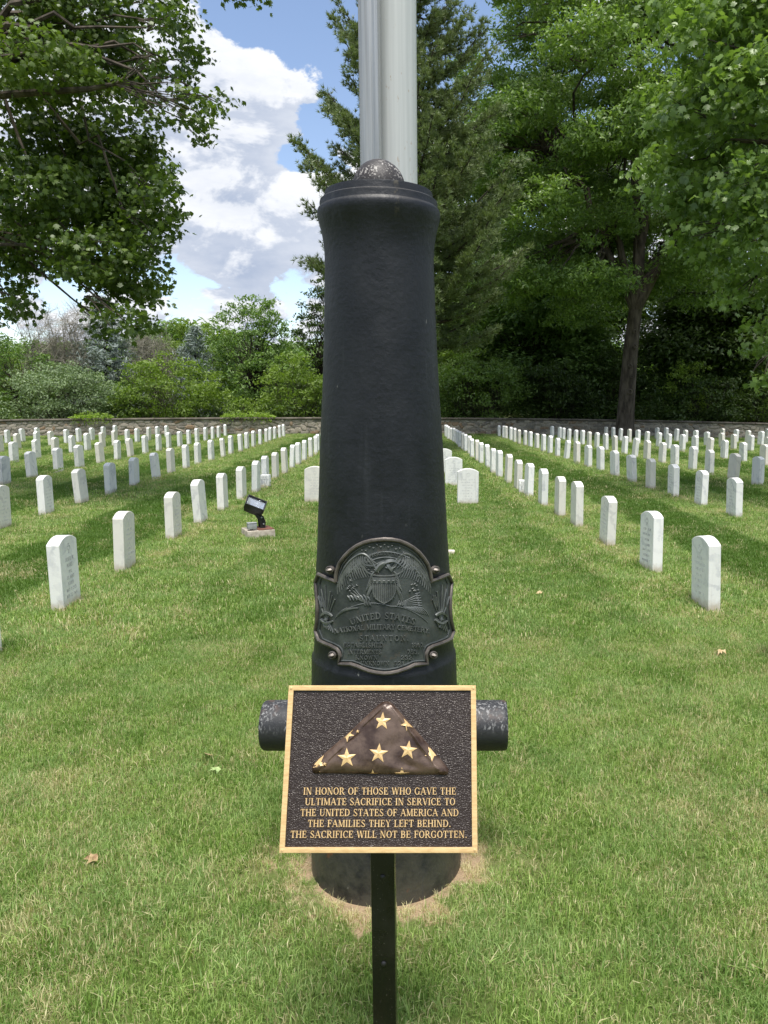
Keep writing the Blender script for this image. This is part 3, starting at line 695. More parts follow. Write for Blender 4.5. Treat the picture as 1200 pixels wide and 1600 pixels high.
# eagle, shield, ribbon, arms
def relief(mb, pts, wid, h, taper=True, n=5):
    P = [on_barrel(x, y, 0.0) for x, y in pts]; k = len(P)
    rads = [wid * 1.3 * 0.00192 * (0.45 + 0.55 * math.sin(math.pi * (0.12 + 0.88 * i / max(1, k - 1)))) if taper else wid * 1.15 * 0.00192 for i in range(k)]
    mb.tube([on_barrel(x, y, h) for x, y in pts], rads, n)
def bez(p0, p1, p2, n=7):
    return [((1 - t) ** 2 * p0[0] + 2 * t * (1 - t) * p1[0] + t * t * p2[0], (1 - t) ** 2 * p0[1] + 2 * t * (1 - t) * p1[1] + t * t * p2[1]) for t in [i / (n - 1) for i in range(n)]]
E_ = MB()
for s in (-1, 1):
    X = lambda x: 600 + s * x
    relief(E_, bez((X(11), 893), (X(24), 860), (X(38), 866), 9) + bez((X(42), 868), (X(66), 882), (X(72), 918), 9), 1.5, .0012, False)
    for row, (a0, a1, ln, cnt) in enumerate(((0.05, 1.0, 24, 15), (0.0, 0.95, 15, 12), (0.0, 0.9, 9, 10))):
        for i in range(cnt):
            t = a0 + (a1 - a0) * i / (cnt - 1)
            bx = 30 + 36 * t ** 0.8 - row * 5; by = 868 + 32 * t * t + row * 2
            tx, ty = bx + 6 * t - 11 * (1 - t), by + ln * (1.15 - .2 * t) * (1.25 if row == 0 else 1)
            relief(E_, bez((X(bx), by), (X((bx + tx) / 2 + 5), (by + ty) / 2), (X(tx), ty), 5), 1.25, .0006 + .0006 * row)
    for i in range(6):   # body feathers beside the shield
        relief(E_, bez((X(15 + i), 893 + i * 4), (X(22 + i), 898 + i * 4), (X(20 + i * 1.5), 906 + i * 3.5), 4), 1.4, .001)
    for i in range(5):   # leg
        relief(E_, bez((X(16 + i * 1.2), 915), (X(24), 925), (X(26 + i), 938), 4), 1.3, .001)
    for i in range(3): relief(E_, [(X(24 + i * 3), 938), (X(22 + i * 4), 944), (X(20 + i * 4), 946)], 1.2, .002)
for i in range(7):   # olive branch and arrows
    relief(E_, bez((575, 943), (560, 936 - i), (544 + i, 930 - 3 * i + (i % 2) * 5), 5), 0.8, .0014)
    relief(E_, bez((548 + i * 5, 938), (546 + i * 5, 932), (543 + i * 5, 931 - (i % 3)), 3), 1.6, .001)
    relief(E_, [(622, 944), (652 + i, 929 + 4 * i)], 0.7, .0014, False)
    relief(E_, [(648 + i, 928 + 3.6 * i), (656 + i * .6, 926 + 4 * i)], 1.5, .001)
    relief(E_, bez((560 - i * 3, 950), (548 - i * 3, 950 + i), (536 - i * 2, 954 + i * 2), 4), 1.0, .0008)
    relief(E_, bez((630 + i * 4, 948), (640 + i * 4, 950), (650 + i * 3.3, 956 + i), 4), 1.0, .0008)
# neck, head and beak
relief(E_, bez((588, 893), (592, 882), (606, 878), 6), 4.2, -.001); relief(E_, bez((612, 892), (606, 884), (604, 880), 4), 3.5, -.001)
relief(E_, bez((598, 882), (610, 872), (622, 880), 7), 3.3, .0004); relief(E_, bez((602, 886), (612, 891), (620, 883), 6), 1.8, .0006)
relief(E_, bez((616, 879), (623, 879), (628, 886), 5), 1.5, .0012)
# ribbon
relief(E_, bez((571, 872), (600, 852), (640, 872), 11), 1.0, .0012, False)
relief(E_, bez((573, 880), (600, 862), (634, 878), 11), 0.9, .0012, False)
relief(E_, bez((571, 872), (564, 884), (580, 884), 6) + bez((584, 884), (594, 878), (600, 876), 4), 1.2, .0012)
relief(E_, bez((566, 876), (566, 900), (598, 900), 9) + bez((602, 900), (636, 900), (638, 874), 9), 1.1, .0012, False)
relief(E_, bez((628, 885), (634, 892), (640, 880), 6), 1.1, .0012)
relief(E_, bez((532, 958), (566, 934), (606, 946), 9) + bez((610, 947), (640, 946), (668, 972), 9), 0.7, .0006, False)
E_.build('eagle_relief', RAISEDB, plate, smooth=True)
Sh = MB()
Sh.strip([(582, -902), (618, -902)], [(583, -911), (617, -911)], 0, .0055, ob)
for i in range(11):
    x0 = 583.5 + i * 3.05; xm = x0 + 1; drop = 941 - 0.030 * (abs(xm - 600) ** 2.05)
    Sh.strip([(x0, -912.5), (x0, -drop)], [(x0 + 2.0, -912.5), (x0 + 2.0, -drop)], 0, .0045 + .0006 * (i % 2), ob)
relief(Sh, [(582, 911), (583, 925)] + bez((583, 926), (586, 937), (600, 942.5), 5) + bez((600, 942.5), (614, 937), (617, 926), 5) + [(618, 911)], 0.9, .0035, False)
for i in range(5):
    put_star(Sh, 586 + i * 7, -906.5, 2.3, ob, .0055, .0075)
Sh.build('shield_relief', RAISEDB, plate)
St = MB(); g = random.Random(3)
for i in range(12):
    t = -1 + 2 * i / 11; put_star(St, 598 + t * 32, -(850.5 + 9 * t * t + (3.5 if i % 2 else 0)), 2.0, ob, 0, .003)
for cx, cy in ((552, 915), (645, 916)):
    for k in range(9): put_star(St, cx + g.uniform(-9, 9), -(cy + g.uniform(-9, 8)), 1.9, ob, 0, .003, g.uniform(0, 1))
for k in range(8): put_star(St, 574 + (k % 4) * 5 + (k // 4) * 2, -(878 + (k // 4) * 12 + (k % 2) * 3), 1.7, ob, 0.001, .003)
for k in range(6): put_star(St, 617 + k * 4, -(872 + (k % 2) * 4), 1.5, ob, 0.001, .003)
St.build('star_relief', RAISEDB, plate, kind='stuff')
for (cx, sgn) in ((511, 1), (688, -1)):     # trophies of arms at both sides
    A_ = MB()
    base = (cx, 968)
    for dx, ln, wd in ((-13, 48, 1.1), (-8, 60, 1.2), (-2, 66, 1.0), (6, 56, 1.2), (13, 44, 1.1), (9, 50, .8), (-11, 40, .8)):
        relief(A_, [(base[0] - dx * .25 * sgn, base[1] + 12), (base[0] + dx * sgn, base[1] + 12 - ln)], wd, .0025, False)
    for k in range(5):
        relief(A_, [(cx - 7 + k * 3, 966 + 2 * k), (cx - 3 + k * 3.4, 980 + 2 * k)], 2.0, .002)
    for k in range(5):
        relief(A_, [(cx - 12 + 1.8 * k, 930 + k), (cx - 9 + 1.8 * k, 948)], 1.2, .002)
    relief(A_, bez((cx - 8, 962), (cx, 952), (cx + 9, 963), 6), 2.6, .002); relief(A_, bez((cx - 9, 968), (cx, 978), (cx + 10, 970), 6), 2.4, .002)
    put_star(A_, cx, -968, 4.2, ob, .002, .006)
    A_.build('arms_relief', RAISEDB, plate, smooth=True)

# ------------------------------------------------------------------ sign
TOPC = np.array([-0.0352, 1.697, 0.958]); BOTC = np.array([-0.0395, 1.550, 0.636])
sg = empty('memorial_sign', (-0.0395, 1.625, 0), 'bronze memorial sign with folded flag relief on a square black post', 'sign', rz=-YAW)
HH = float(np.linalg.norm(TOPC - BOTC)); WD = 0.4285
ctr = Vector((TOPC + BOTC) / 2); upv = Vector(TOPC - BOTC).normalized()
# local frame of the sign face in the parent's frame
th_ = math.asin(upv.z)
SM = Matrix.Translation((0.0, ctr.y - 1.625, ctr.z)) @ Matrix.Rotation(math.atan2(upv.z, math.hypot(upv.x, upv.y)), 4, 'X')
def on_sign(x, y, h): return SM @ Vector((x, y, h))
mb = MB(); mb.box(-WD / 2 + .003, WD / 2 - .003, -HH / 2 + .003, HH / 2 - .003, -.012, .0, SM); mb.build('backing_plate', LEATHER, sg)
mb = MB(); fw = 0.0114
for (x0, x1, y0, y1) in ((-WD / 2, WD / 2, HH / 2 - fw, HH / 2), (-WD / 2, WD / 2, -HH / 2, -HH / 2 + fw)):
    mb.box(x0, x1, y0, y1, -.013, .0052, SM, ch=.0012)
for (x0, x1) in ((-WD / 2, -WD / 2 + fw), (WD / 2 - fw, WD / 2)):
    mb.box(x0, x1, -HH / 2 + fw, HH / 2 - fw, -.013, .0052, SM)
mb.build('rim', GOLD, sg, smooth=True)
px = WD / 306.0     # metres of sign face per photo pixel, across
def row_y(py):      # photo row -> height on the face
    z = None
    d = sight(593, py); n_ = np.array(SM.to_3x3() @ Vector((0, 0, 1))); n_ = Matrix.Rotation(-YAW, 3, 'Z') @ Vector(n_); n_ = np.array(n_)
    c0 = (TOPC + BOTC) / 2; t = ((c0 - EYE) @ n_) / (d @ n_); P = EYE + t * d
    return float((P - c0) @ ((TOPC - BOTC) / HH))
LINES = ['IN HONOR OF THOSE WHO GAVE THE', 'ULTIMATE SACRIFICE IN SERVICE TO', 'THE UNITED STATES OF AMERICA AND', 'THE FAMILIES THEY LEFT BEHIND.', 'THE SACRIFICE WILL NOT BE FORGOTTEN.']
ends = [(474, 715), (477, 714), (470, 720), (482, 708), (455, 734)]
ys = [(1230.5, 1241.5), (1247, 1258), (1264, 1275), (1281, 1292), (1298, 1309)]
for s_, (a, b), (y0, y1) in zip(LINES, ends, ys):
    T = MB(); k = WD / (294 + 19 * ((y0 + y1) / 2 - 1071) / 260)
    put_text(T, s_, ((a + b) / 2 - 594.7) * k, row_y(y1), row_y(y0) - row_y(y1), on_sign, 0, .0022, (b - a) * k)
    T.build('text_line', GOLD, sg)
# folded flag, a soft triangular cushion
def sgn_xy(pxx, pyy):
    k = WD / (294 + 19 * (pyy - 1071) / 260); return ((pxx - 594.7) * k, row_y(pyy))
TRI = [(489, 1209), (486, 1204), (487, 1195), (500, 1182), (545, 1143), (590, 1100), (597, 1096), (606, 1096), (612, 1100), (640, 1130), (672, 1166), (700, 1198), (703, 1205), (701, 1211), (690, 1211), (640, 1211), (570, 1210), (520, 1209)]
TP = [sgn_xy(*p) for p in TRI]
def dist_edge(x, y, P):
    d = 9
    for i in range(len(P)):
        x0, y0 = P[i - 1]; x1, y1 = P[i]; L2 = (x1 - x0) ** 2 + (y1 - y0) ** 2
        t = max(0, min(1, ((x - x0) * (x1 - x0) + (y - y0) * (y1 - y0)) / max(L2, 1e-12)))
        d = min(d, math.hypot(x - x0 - t * (x1 - x0), y - y0 - t * (y1 - y0)))
    return d
nrs = np.random.default_rng(4)
def flag_h(x, y):
    d = dist_edge(x, y, TP)
    h = 0.0135 * (1 - math.exp(-d / 0.0075)) + 0.003 * math.sin(18 * x + 3) * math.sin(31 * y + 1) * min(1, d / .02)
    # hem fold along the left edge and a crease down from the tip
    ex0, ey0 = sgn_xy(500, 1205); ex1, ey1 = sgn_xy(600, 1104)
    sd_ = ((x - ex0) * (ey1 - ey0) - (y - ey0) * (ex1 - ex0)) / math.hypot(ex1 - ex0, ey1 - ey0)
    h -= 0.0030 * math.exp(-(sd_ / 0.0016) ** 2)
    fx0, fy0 = sgn_xy(612, 1104); fx1, fy1 = sgn_xy(660, 1168)
    s2 = ((x - fx0) * (fy1 - fy0) - (y - fy0) * (fx1 - fx0)) / math.hypot(fx1 - fx0, fy1 - fy0)
    h += 0.0016 * math.sin(70 * x + 40 * y + 2 * math.sin(60 * y)) * min(1, d / .015) * (0.3 + 0.7 / (1 + math.exp(-40 * x)))
    h += 0.0036 * math.exp(-(s2 / 0.004) ** 2) * (1 if d > .004 else .3)
    return max(h, 0.001)
fl = MB(); gx0, gx1 = min(p[0] for p in TP), max(p[0] for p in TP); gy0, gy1 = min(p[1] for p in TP), max(p[1] for p in TP)
cen = (sum(p[0] for p in TP) / len(TP), gy0 + (gy1 - gy0) * .33)
NR, NS = 26, 150
per = []
tot_l = sum(math.dist(TP[i - 1], TP[i]) for i in range(len(TP)))
for k in range(NS):
    s_ = tot_l * k / NS
    for i in range(len(TP)):
        L_ = math.dist(TP[i - 1], TP[i])
        if s_ <= L_: t = s_ / L_; per.append((TP[i - 1][0] + (TP[i][0] - TP[i - 1][0]) * t, TP[i - 1][1] + (TP[i][1] - TP[i - 1][1]) * t)); break
        s_ -= L_
while len(per) < NS: per.append(TP[-1])
vs = []
for a in range(NR + 1):
    f = 1 - (a / NR) ** 0.6 if a else 1.0
    f = (1 - a / NR) ** 1.6 if False else 1 - (a / NR) ** 1.8
    for (x, y) in per:
        X, Y = cen[0] + (x - cen[0]) * f, cen[1] + (y - cen[1]) * f
        vs.append(on_sign(X, Y, -.001 if a == 0 else flag_h(X, Y)))
fl.add(vs, [(a * NS + k, a * NS + (k + 1) % NS, (a + 1) * NS + (k + 1) % NS, (a + 1) * NS + k) for a in range(NR) for k in range(NS)])
flag = fl.build('folded_flag', FLAGM, sg, smooth=True, label='raised folded flag triangle with gold stars')
for (x, y, r_, rot) in ((596.5, 1127, 14.5, .05), (542.5, 1184, 15.5, -.05), (592, 1177, 15.5, .08), (638, 1172, 15, .12)):
    X, Y = sgn_xy(x, y); mb = MB(); r_ *= px
    f = lambda a, b, h: on_sign(a, b, flag_h(a, b) + h)
    put_star(mb, X, Y, r_, f, -.003, .0012, rot); mb.build('star', GOLD, flag)
for (x, y, r_, rot, keep) in ((541, 1147, 10, .5, .5), (497, 1193, 11, .4, .6), (636, 1131, 9, -.5, .5), (676, 1177, 10, -.6, .5), (629, 1211, 10, 0, .45), (583, 1211, 7, 0, .4), (558, 1143, 2.5, 0, 1), (508, 1194, 3, 0, 1)):
    X, Y = sgn_xy(x, y); pts = []
    for q in star2d(X, Y, r_ * px * 1.25, rot):
        qx, qy = q
        for _ in range(30):
            if inside(qx, qy, TP) and dist_edge(qx, qy, TP) > .0012: break
            qx += (cen[0] - qx) * .03; qy += (cen[1] - qy) * .03
        pts.append((qx, qy))
    cx_, cy_ = sum(p[0] for p in pts) / 10, sum(p[1] for p in pts) / 10
    mb = MB(); f = lambda a, b, h: on_sign(a, b, flag_h(a, b) + h)
    mb.add([f(cx_, cy_, .0022)] + [f(a, b, .0014) for a, b in pts] + [f(a, b, -.002) for a, b in pts], [(0, 1 + i, 1 + (i + 1) % 10) for i in range(10)] + [(1 + i, 11 + i, 11 + (i + 1) % 10, 1 + (i + 1) % 10) for i in range(10)])
    mb.build('star_edge', GOLD, flag)
mb = MB(); mb.box(-.0275, .0275, .015, .068, -.25, .80, ch=.003); mb.build('post', BLACK, sg, smooth=True)
mb = MB(); mb.box(-.05, .05, -.06, .06, -.024, -.0125, SM); mb.build('mounting_bracket', BLACKM, sg)
for zz in (.52, .30):
    mb = MB(); M = Matrix.Translation((0, .0148, zz)) @ Matrix.Rotation(math.pi / 2, 4, 'X'); mb.lathe([(.0065, 0), (.0065, .002), (.004, .0042), (.0005, .0048)], 12, M=M); mb.build('bolt_head', BLACKM, sg, smooth=True)
for sx_ in (-1, 1):
    for sy_ in (-1, 1):
        mb = MB(); M = SM @ Matrix.Translation((sx_ * (WD / 2 - .0057), sy_ * (HH / 2 - .0057), .0050)); mb.lathe([(.0034, 0), (.0032, .0012), (.0005, .0018)], 10, M=M); mb.build('screw_head', GOLD, sg, smooth=True)

# ------------------------------------------------------------------ two poles behind the cannon
fp = empty('flagpole', (0.0155, 3.10, 0), 'thick pale grey painted flagpole behind the cannon', 'flagpole')
mb = MB(); mb.lathe([(0.080, 0), (0.0795, 2.0), (0.076, 6), (0.070, 10), (0.055, 12.5)], 48, cap=True); mb.build('pole', WHITEP, fp, smooth=True)
mb = MB(); mb.lathe([(0.001, 12.74), (0.06, 12.70), (0.085, 12.62), (0.06, 12.54), (0.03, 12.50)], 24); mb.build('finial', GOLD, fp, smooth=True)
mb = MB(); mb.lathe([(0.16, -0.02), (0.16, 0.02), (0.12, 0.06), (0.085, 0.09), (0.080, 0.09)], 40); mb.build('collar', WHITEP, fp, smooth=True)
sp = empty('slim_pole', (-0.0790, 3.000, 0), 'slimmer brushed aluminium pole standing in front of the pale grey flagpole', 'pole')
mb = MB(); n = 40; ring = []
for j in range(n):
    t = 2 * math.pi * j / n; r_ = 0.0400
    for c0, am in ((-1.05, -.0035), (-1.35, .002), (-0.75, .002)):
        r_ += am * math.exp(-((t - 2 * math.pi - c0) / 0.09) ** 2)
    ring.append((r_ * math.cos(t), r_ * math.sin(t)))
vs = [(x, y, z) for z in (0, 11.0) for x, y in ring]
mb.add(vs, [(j, (j + 1) % n, n + (j + 1) % n, n + j) for j in range(n)] + [tuple(range(n, 2 * n))]); mb.build('pole', ALU, sp, smooth=True)
mb = MB(); mb.lathe([(0.07, -0.02), (0.07, 0.015), (0.05, 0.03), (0.0405, 0.03)], 32); mb.build('collar', ALU, sp, smooth=True)

# ------------------------------------------------------------------ headstones
def headstone_mesh():
    wd, tk, h, rise = 0.33, 0.098, 0.522, 0.050
    n = 14; rad = (wd * wd / 4 + rise * rise) / (2 * rise); a = math.asin(wd / 2 / rad)
    top = [(rad * math.sin(-a + 2 * a * i / n), h + rise - rad + rad * math.cos(-a + 2 * a * i / n)) for i in range(n + 1)]
    prof = [(-wd / 2, -0.2)] + top + [(wd / 2, -0.2)]
    bm = bmesh.new()
    A = [bm.verts.new((x, -tk / 2, z)) for x, z in prof]; B = [bm.verts.new((x, tk / 2, z)) for x, z in prof]
    bm.faces.new(A); bm.faces.new(B[::-1]); k = len(prof)
    for i in range(k): bm.faces.new((A[i], B[i], B[(i + 1) % k], A[(i + 1) % k]))
    bmesh.ops.recalc_face_normals(bm, faces=bm.faces)
    es = [e for e in bm.edges if e.calc_face_angle(0) > 0.6]
    bmesh.ops.bevel(bm, geom=es, offset=0.005, segments=2, affect='EDGES', profile=0.5)
    me = bpy.data.meshes.new('headstone'); bm.to_mesh(me); bm.free(); me.materials.append(MARBLE)
    return me
HS = headstone_mesh()
ORD = ['first', 'second', 'third', 'fourth', 'fifth', 'sixth', 'seventh', 'eighth', 'ninth', 'tenth', 'eleventh', 'twelfth', 'thirteenth', 'fourteenth', 'fifteenth', 'sixteenth', 'seventeenth', 'eighteenth', 'nineteenth', 'twentieth', 'twenty-first', 'twenty-second', 'twenty-third', 'twenty-fourth', 'twenty-fifth', 'twenty-sixth', 'twenty-seventh', 'twenty-eighth']
def stone(x, y, face, label, group, height=1.0):
    """face: rotation so that the lettered side looks along -Y (0), +X (90) or -X (-90)"""
    o = link('headstone', HS); o.location = (x, y, gz(x, y)); g = rnd
    o.rotation_euler = (R(g.gauss(0, 1.3)), R(g.gauss(0, 1.1)), R(face + g.gauss(0, 1.6)))
    o.scale = (1, 1, height * g.uniform(.965, 1.035))
    o['label'] = label; o['category'] = 'headstone'; o['group'] = group
    return o
def interp(tab, y):
    for (y0, x0), (y1, x1) in zip(tab, tab[1:]):
        if y <= y1: return x0 + (x1 - x0) * max(0, (y - y0)) / (y1 - y0)
    return tab[-1][1]
def row_ys(first, step, end): 
    out = []; y = first
    while y < end: out.append(y); y += step
    return out
NEAR = {}
ROWS = []
L1 = [4.82, 6.12, 7.50, 9.20, 10.38, 11.58, 12.84, 14.02, 15.10] + row_ys(16.4, 1.26, 36.2)
R1 = [4.42, 5.78, 7.11, 8.50, 9.82, 10.74, 11.84, 12.96, 13.93] + row_ys(15.2, 1.22, 36.4)
ROWS.append(('left', 0, [(0, -2.555), (9, -2.64), (14, -2.52), (40, -2.45)], L1))
ROWS.append(('left', 1, [(0, -5.0), (40, -5.1)], row_ys(8.77, 1.285, 36.4)))
ROWS.append(('left', 2, [(0, -7.6), (24, -7.75), (40, -7.75)], row_ys(13.1, 1.27, 36.2)))
ROWS.append(('left', 3, [(0, -10.2), (40, -10.2)], row_ys(17.5, 1.27, 36.0)))
ROWS.append(('left', 4, [(0, -12.7), (40, -12.7)], row_ys(21.9, 1.27, 36.2)))
ROWS.append(('left', 5, [(0, -15.2), (40, -15.2)], row_ys(26.3, 1.27, 35.0)))
ROWS.append(('left', 6, [(0, -17.7), (40, -17.7)], row_ys(31.0, 1.27, 35.4)))
ROWS.append(('right', 0, [(0, 2.42), (7, 2.45), (14, 2.24), (24, 2.28), (40, 2.38)], R1))
ROWS.append(('right', 1, [(0, 4.72), (40, 4.90)], row_ys(10.44, 1.215, 36.2)))
ROWS.append(('right', 2, [(0, 6.95), (40, 7.25)], row_ys(14.5, 1.13, 35.6)))
ROWS.append(('right', 3, [(0, 9.3), (40, 9.7)], row_ys(19.2, 1.2, 35.2)))
ROWS.append(('right', 4, [(0, 11.8), (40, 12.1)], row_ys(24.1, 1.2, 35.0)))
ROWS.append(('right', 5, [(0, 14.2), (40, 14.6)], row_ys(28.6, 1.2, 34.6)))
ROWS.append(('right', 6, [(0, 16.9), (40, 17.0)], row_ys(33.0, 1.2, 34.6)))
for side, ri, tab, ylist in ROWS:
    for k, y in enumerate(ylist):
        if k > 9: y += rnd.uniform(-.06, .06)
        x = interp(tab, y) + (rnd.gauss(0, .025) if y > 15 else 0)
        vis = k if ri == 0 else k
        if ri == 0 and k == 0: lab = 'white marble headstone cut by the %s edge of the photo beside the nearest row' % side
        else:
            n_ = k - 1 if ri == 0 else k
            ext = {('left', 0, 1): 'white marble headstone engraved with a cross and lines, nearest whole one left of the cannon',
                   ('right', 0, 1): 'white marble headstone with grey veins on its side, nearest whole one right of the cannon'}.get((side, ri, k))
            lab = ext or 'white marble headstone, %s from the front in the %s row %s of the cannon' % (ORD[n_], ORD[ri], side)
        o = stone(x, y, 90 if side == 'left' else -90, lab, 'white marble headstones standing in rows on the lawn')
        NEAR[(side, ri, k)] = o
cs = [stone(1.135, 12.02, 0, 'white marble headstone facing the viewer, nearest of those right beside the cannon', 'headstones facing the viewer'),
      stone(1.12, 14.75, 0, 'white marble headstone facing the viewer, half behind the nearest one right of cannon', 'headstones facing the viewer'),
      stone(1.10, 17.3, 0, 'white marble headstone facing the viewer, farthest one peeping out right of the cannon', 'headstones facing the viewer'),
      stone(-1.305, 12.45, 0, 'lone white marble headstone facing the viewer, half hidden left of the cannon', 'headstones facing the viewer')]
def face_fn(z0=0.0):
    return lambda x, y, h: Vector((x, -0.049 - h, y))
FN = face_fn()
# the legible stone
T = MB()
put_text(T, 'JAMES W', 0, .375, .030, FN, 0, .0006, .155, gap=.22); put_text(T, 'WARE', 0, .325, .030, FN, 0, .0006, .10, gap=.22)
put_text(T, 'PFC', 0, .277, .024, FN, 0, .0006, .055, gap=.2); put_text(T, 'US ARMY', 0, .232, .026, FN, 0, .0006, .14, gap=.2)
put_text(T, 'KOREA', 0, .184, .026, FN, 0, .0006, .105, gap=.2); put_text(T, 'MAY 8 1925', 0, .136, .026, FN, 0, .0006, .185, gap=.2)
put_text(T, 'NOV 13 1969', 0, .088, .026, FN, 0, .0006, .195, gap=.2)
cr = [(-.008, .435), (-.008, .468), (-.026, .468), (-.026, .488), (-.008, .488), (-.008, .512), (.008, .512), (.008, .488), (.026, .488), (.026, .468), (.008, .468), (.008, .435)]
T.tube([FN(x, y, 0) for x, y in cr + cr[:1]], .0017, 4, cap=False)
T.build('inscription', ENGRAVE, NEAR[('left', 0, 1)])
def worn_lines(seed, m, rows=7, wide=.2, emblem=True, stp=.047, top=.39):
    """rows of letter-like chisel marks too weathered to be read"""
    g = random.Random(seed); T = MB()
    for r_ in range(rows):
        w_ = wide * g.uniform(.45, 1); x = -w_ / 2; y = top - r_ * stp
        while x < w_ / 2:
            cw = g.uniform(.008, .014)
            if g.random() > .16:
                T.box(x, x + .0022, -.0497, -.049, y, y + .022)
                if g.random() < .6: T.box(x, x + cw * .7, -.0498, -.049, y + g.choice([0, .010, .0195]), y + g.choice([0, .010, .0195]) + .0024)
                if g.random() < .5: T.box(x + cw * .65, x + cw * .65 + .0022, -.0497, -.049, y, y + .022)
            x += cw + .005
    if emblem:
        T.tube([FN(.028 * math.cos(t * .5236), .475 + .028 * math.sin(t * .5236), 0) for t in range(13)], .0013, 4, cap=False)
        T.tube([FN(x, y, 0) for x, y in cr + cr[:1]], .0012, 4, cap=False)
    me = T.build('inscription', m, None, kind='stuff').data; o = bpy.data.objects['inscription'] if False else None
    return me
def add_worn(parent, seed, m, **kw):
    T = worn_lines(seed, m, **kw)
    o = [q for q in bpy.data.objects if q.data == T][0]; o.parent = parent
add_worn(NEAR[('right', 0, 1)], 1, ENGRAVE_SOFT); add_worn(NEAR[('right', 0, 2)], 2, ENGRAVE, stp=.05, rows=7)
add_worn(NEAR[('right', 0, 3)], 3, ENGRAVE_SOFT); add_worn(NEAR[('left', 0, 2)], 4, ENGRAVE_SOFT)
add_worn(NEAR[('left', 0, 3)], 5, ENGRAVE_SOFT)
for i, c_ in enumerate(cs): add_worn(c_, 10 + i, ENGRAVE_SOFT, rows=8, wide=.24, stp=.043)
for i, k in enumerate([('left', 1, 1), ('left', 1, 2), ('right', 1, 0), ('right', 1, 1), ('right', 1, 2)]): add_worn(NEAR[k], 20 + i, ENGRAVE_SOFT)

# small square section markers beside the near rows
for (x, y, lab) in ((2.27, 13.45, 'small square white marble section marker in the nearest row right of the cannon'), (-2.47, 14.75, 'small square white marble section marker in the nearest row left of the cannon')):
    e = empty('section_marker', (x, y, gz(x, y)), lab, 'marker', 'small section markers', rz=R(-4))
    mb = MB(); mb.box(-.085, .085, -.085, .085, -.1, .245, ch=.006); mb.build('block', MARBLE, e, smooth=True)
    T = MB(); f = lambda a, b, h: Vector((a, -.0855 - h, b))
    put_text(T, 'SEC', 0, .185, .034, f, 0, .0008, .11, gap=.15)
    put_text(T, 'E', -.04, .085, .06, f, 0, .0008, .042); put_text(T, 'F', .042, .085, .06, f, 0, .0008, .038)
    T.box(-.08, .08, -.0868, -.085, .163, .169); T.box(-.003, .003, -.0868, -.085, .07, .162)
    T.build('marker_lettering', ENGRAVE, e)
# white stub almost hidden behind the cannon
mb = MB(); mb.box(-.07, .07, -.05, .05, -.05, .055, ch=.02)
o = mb.build('flush_marker', MARBLE, None, smooth=True); o.location = (0.555, 8.0, 0); o['label'] = 'low white stone marker poking out of the grass just right of the cannon'; o['category'] = 'marker'

# ------------------------------------------------------------------ floodlight on its block
e = empty('concrete_block', (-1.66, 9.27, 0), 'low pale concrete block under the floodlight', 'block', rz=R(24))
mb = MB(); mb.box(-.165, .165, -.165, .165, -.1, .105, ch=.012); mb.build('slab', CONC, e, smooth=True)
fl_ = empty('floodlight', (-1.66, 9.27, .105), 'black floodlight tilted up to the sky on a rusty plate and concrete block', 'floodlight', rz=R(24))
mb = MB(); mb.box(-.03, .155, -.155, .13, .0008, .010); mb.build('base_plate', RUSTY, fl_)
for s in (-1, 1):
    mb = MB(); y0 = s * .045
    pts = [(.02, 0.01), (.075, 0.01), (.085, .08), (.06, .15), (.0, .20), (-.03, .17), (.01, .11)]
    A = [(x, y0 - .006, z) for x, z in pts]; B = [(x, y0 + .006, z) for x, z in pts]; k = len(pts)
    mb.add(A + B, [tuple(range(k)), tuple(range(2 * k - 1, k - 1, -1))] + [(i, (i + 1) % k, k + (i + 1) % k, k + i) for i in range(k)])
    mb.build('yoke_arm', BLACKM, fl_)
for z, x in ((.06, .055), (.14, .035)):
    mb = MB(); mb.tube([(x, -.062, z), (x, .062, z)], .009, 8); mb.build('bolt', ZINC, fl_, smooth=True)
HM = Matrix.Translation((-.03, 0, .275)) @ Matrix.Rotation(R(-14), 4, 'Z') @ Matrix.Rotation(R(24), 4, 'Y') @ Matrix.Rotation(R(34), 4, 'X')
mb = MB()
w2, d2 = .135, .10
HM = HM @ Matrix.Scale(.86, 4)
rings = [(.075, .06, -.105), (.118, .085, -.075), (.132, .098, -.01), (.132, .098, -.004), (.137, .103, -.002), (.137, .103, .075), (.124, .090, .075), (.118, .084, .050)]
vs = []
for a, b, z in rings: vs += [HM @ Vector(v) for v in ((-a, -b, z), (a, -b, z), (a, b, z), (-a, b, z))]
mb.add(vs, [(i * 4 + j, i * 4 + (j + 1) % 4, i * 4 + 4 + (j + 1) % 4, i * 4 + 4 + j) for i in range(len(rings) - 1) for j in range(4)] + [(0, 1, 2, 3)])
head = mb.build('lamp_housing', BLACKM, fl_)
m, t = mat('lamp_reflector'); finish(t, (0.75, 0.77, 0.8), 0.12, 1.0); REFL = m
mb = MB(); vs = []
for a, b, z in ((.117, .083, .049), (.06, .05, -.03), (.02, .02, -.045)): vs += [HM @ Vector(v) for v in ((-a, -b, z), (a, -b, z), (a, b, z), (-a, b, z))]
mb.add(vs, [(i * 4 + j, i * 4 + (j + 1) % 4, i * 4 + 4 + (j + 1) % 4, i * 4 + 4 + j) for i in range(2) for j in range(4)] + [(8, 9, 10, 11)]); mb.build('reflector', REFL, head)
m, t = mat('lamp_glass'); t.n.clear()
gl = t.node('ShaderNodeBsdfGlossy', {'Roughness': 0.03, 'Color': (0.9, 0.95, 1, 1)}); tp = t.node('ShaderNodeBsdfTransparent')
mx = t.node('ShaderNodeMixShader', {0: 0.22, 1: tp.outputs[0], 2: gl.outputs[0]}); t.node('ShaderNodeOutputMaterial', {'Surface': mx.outputs[0]})
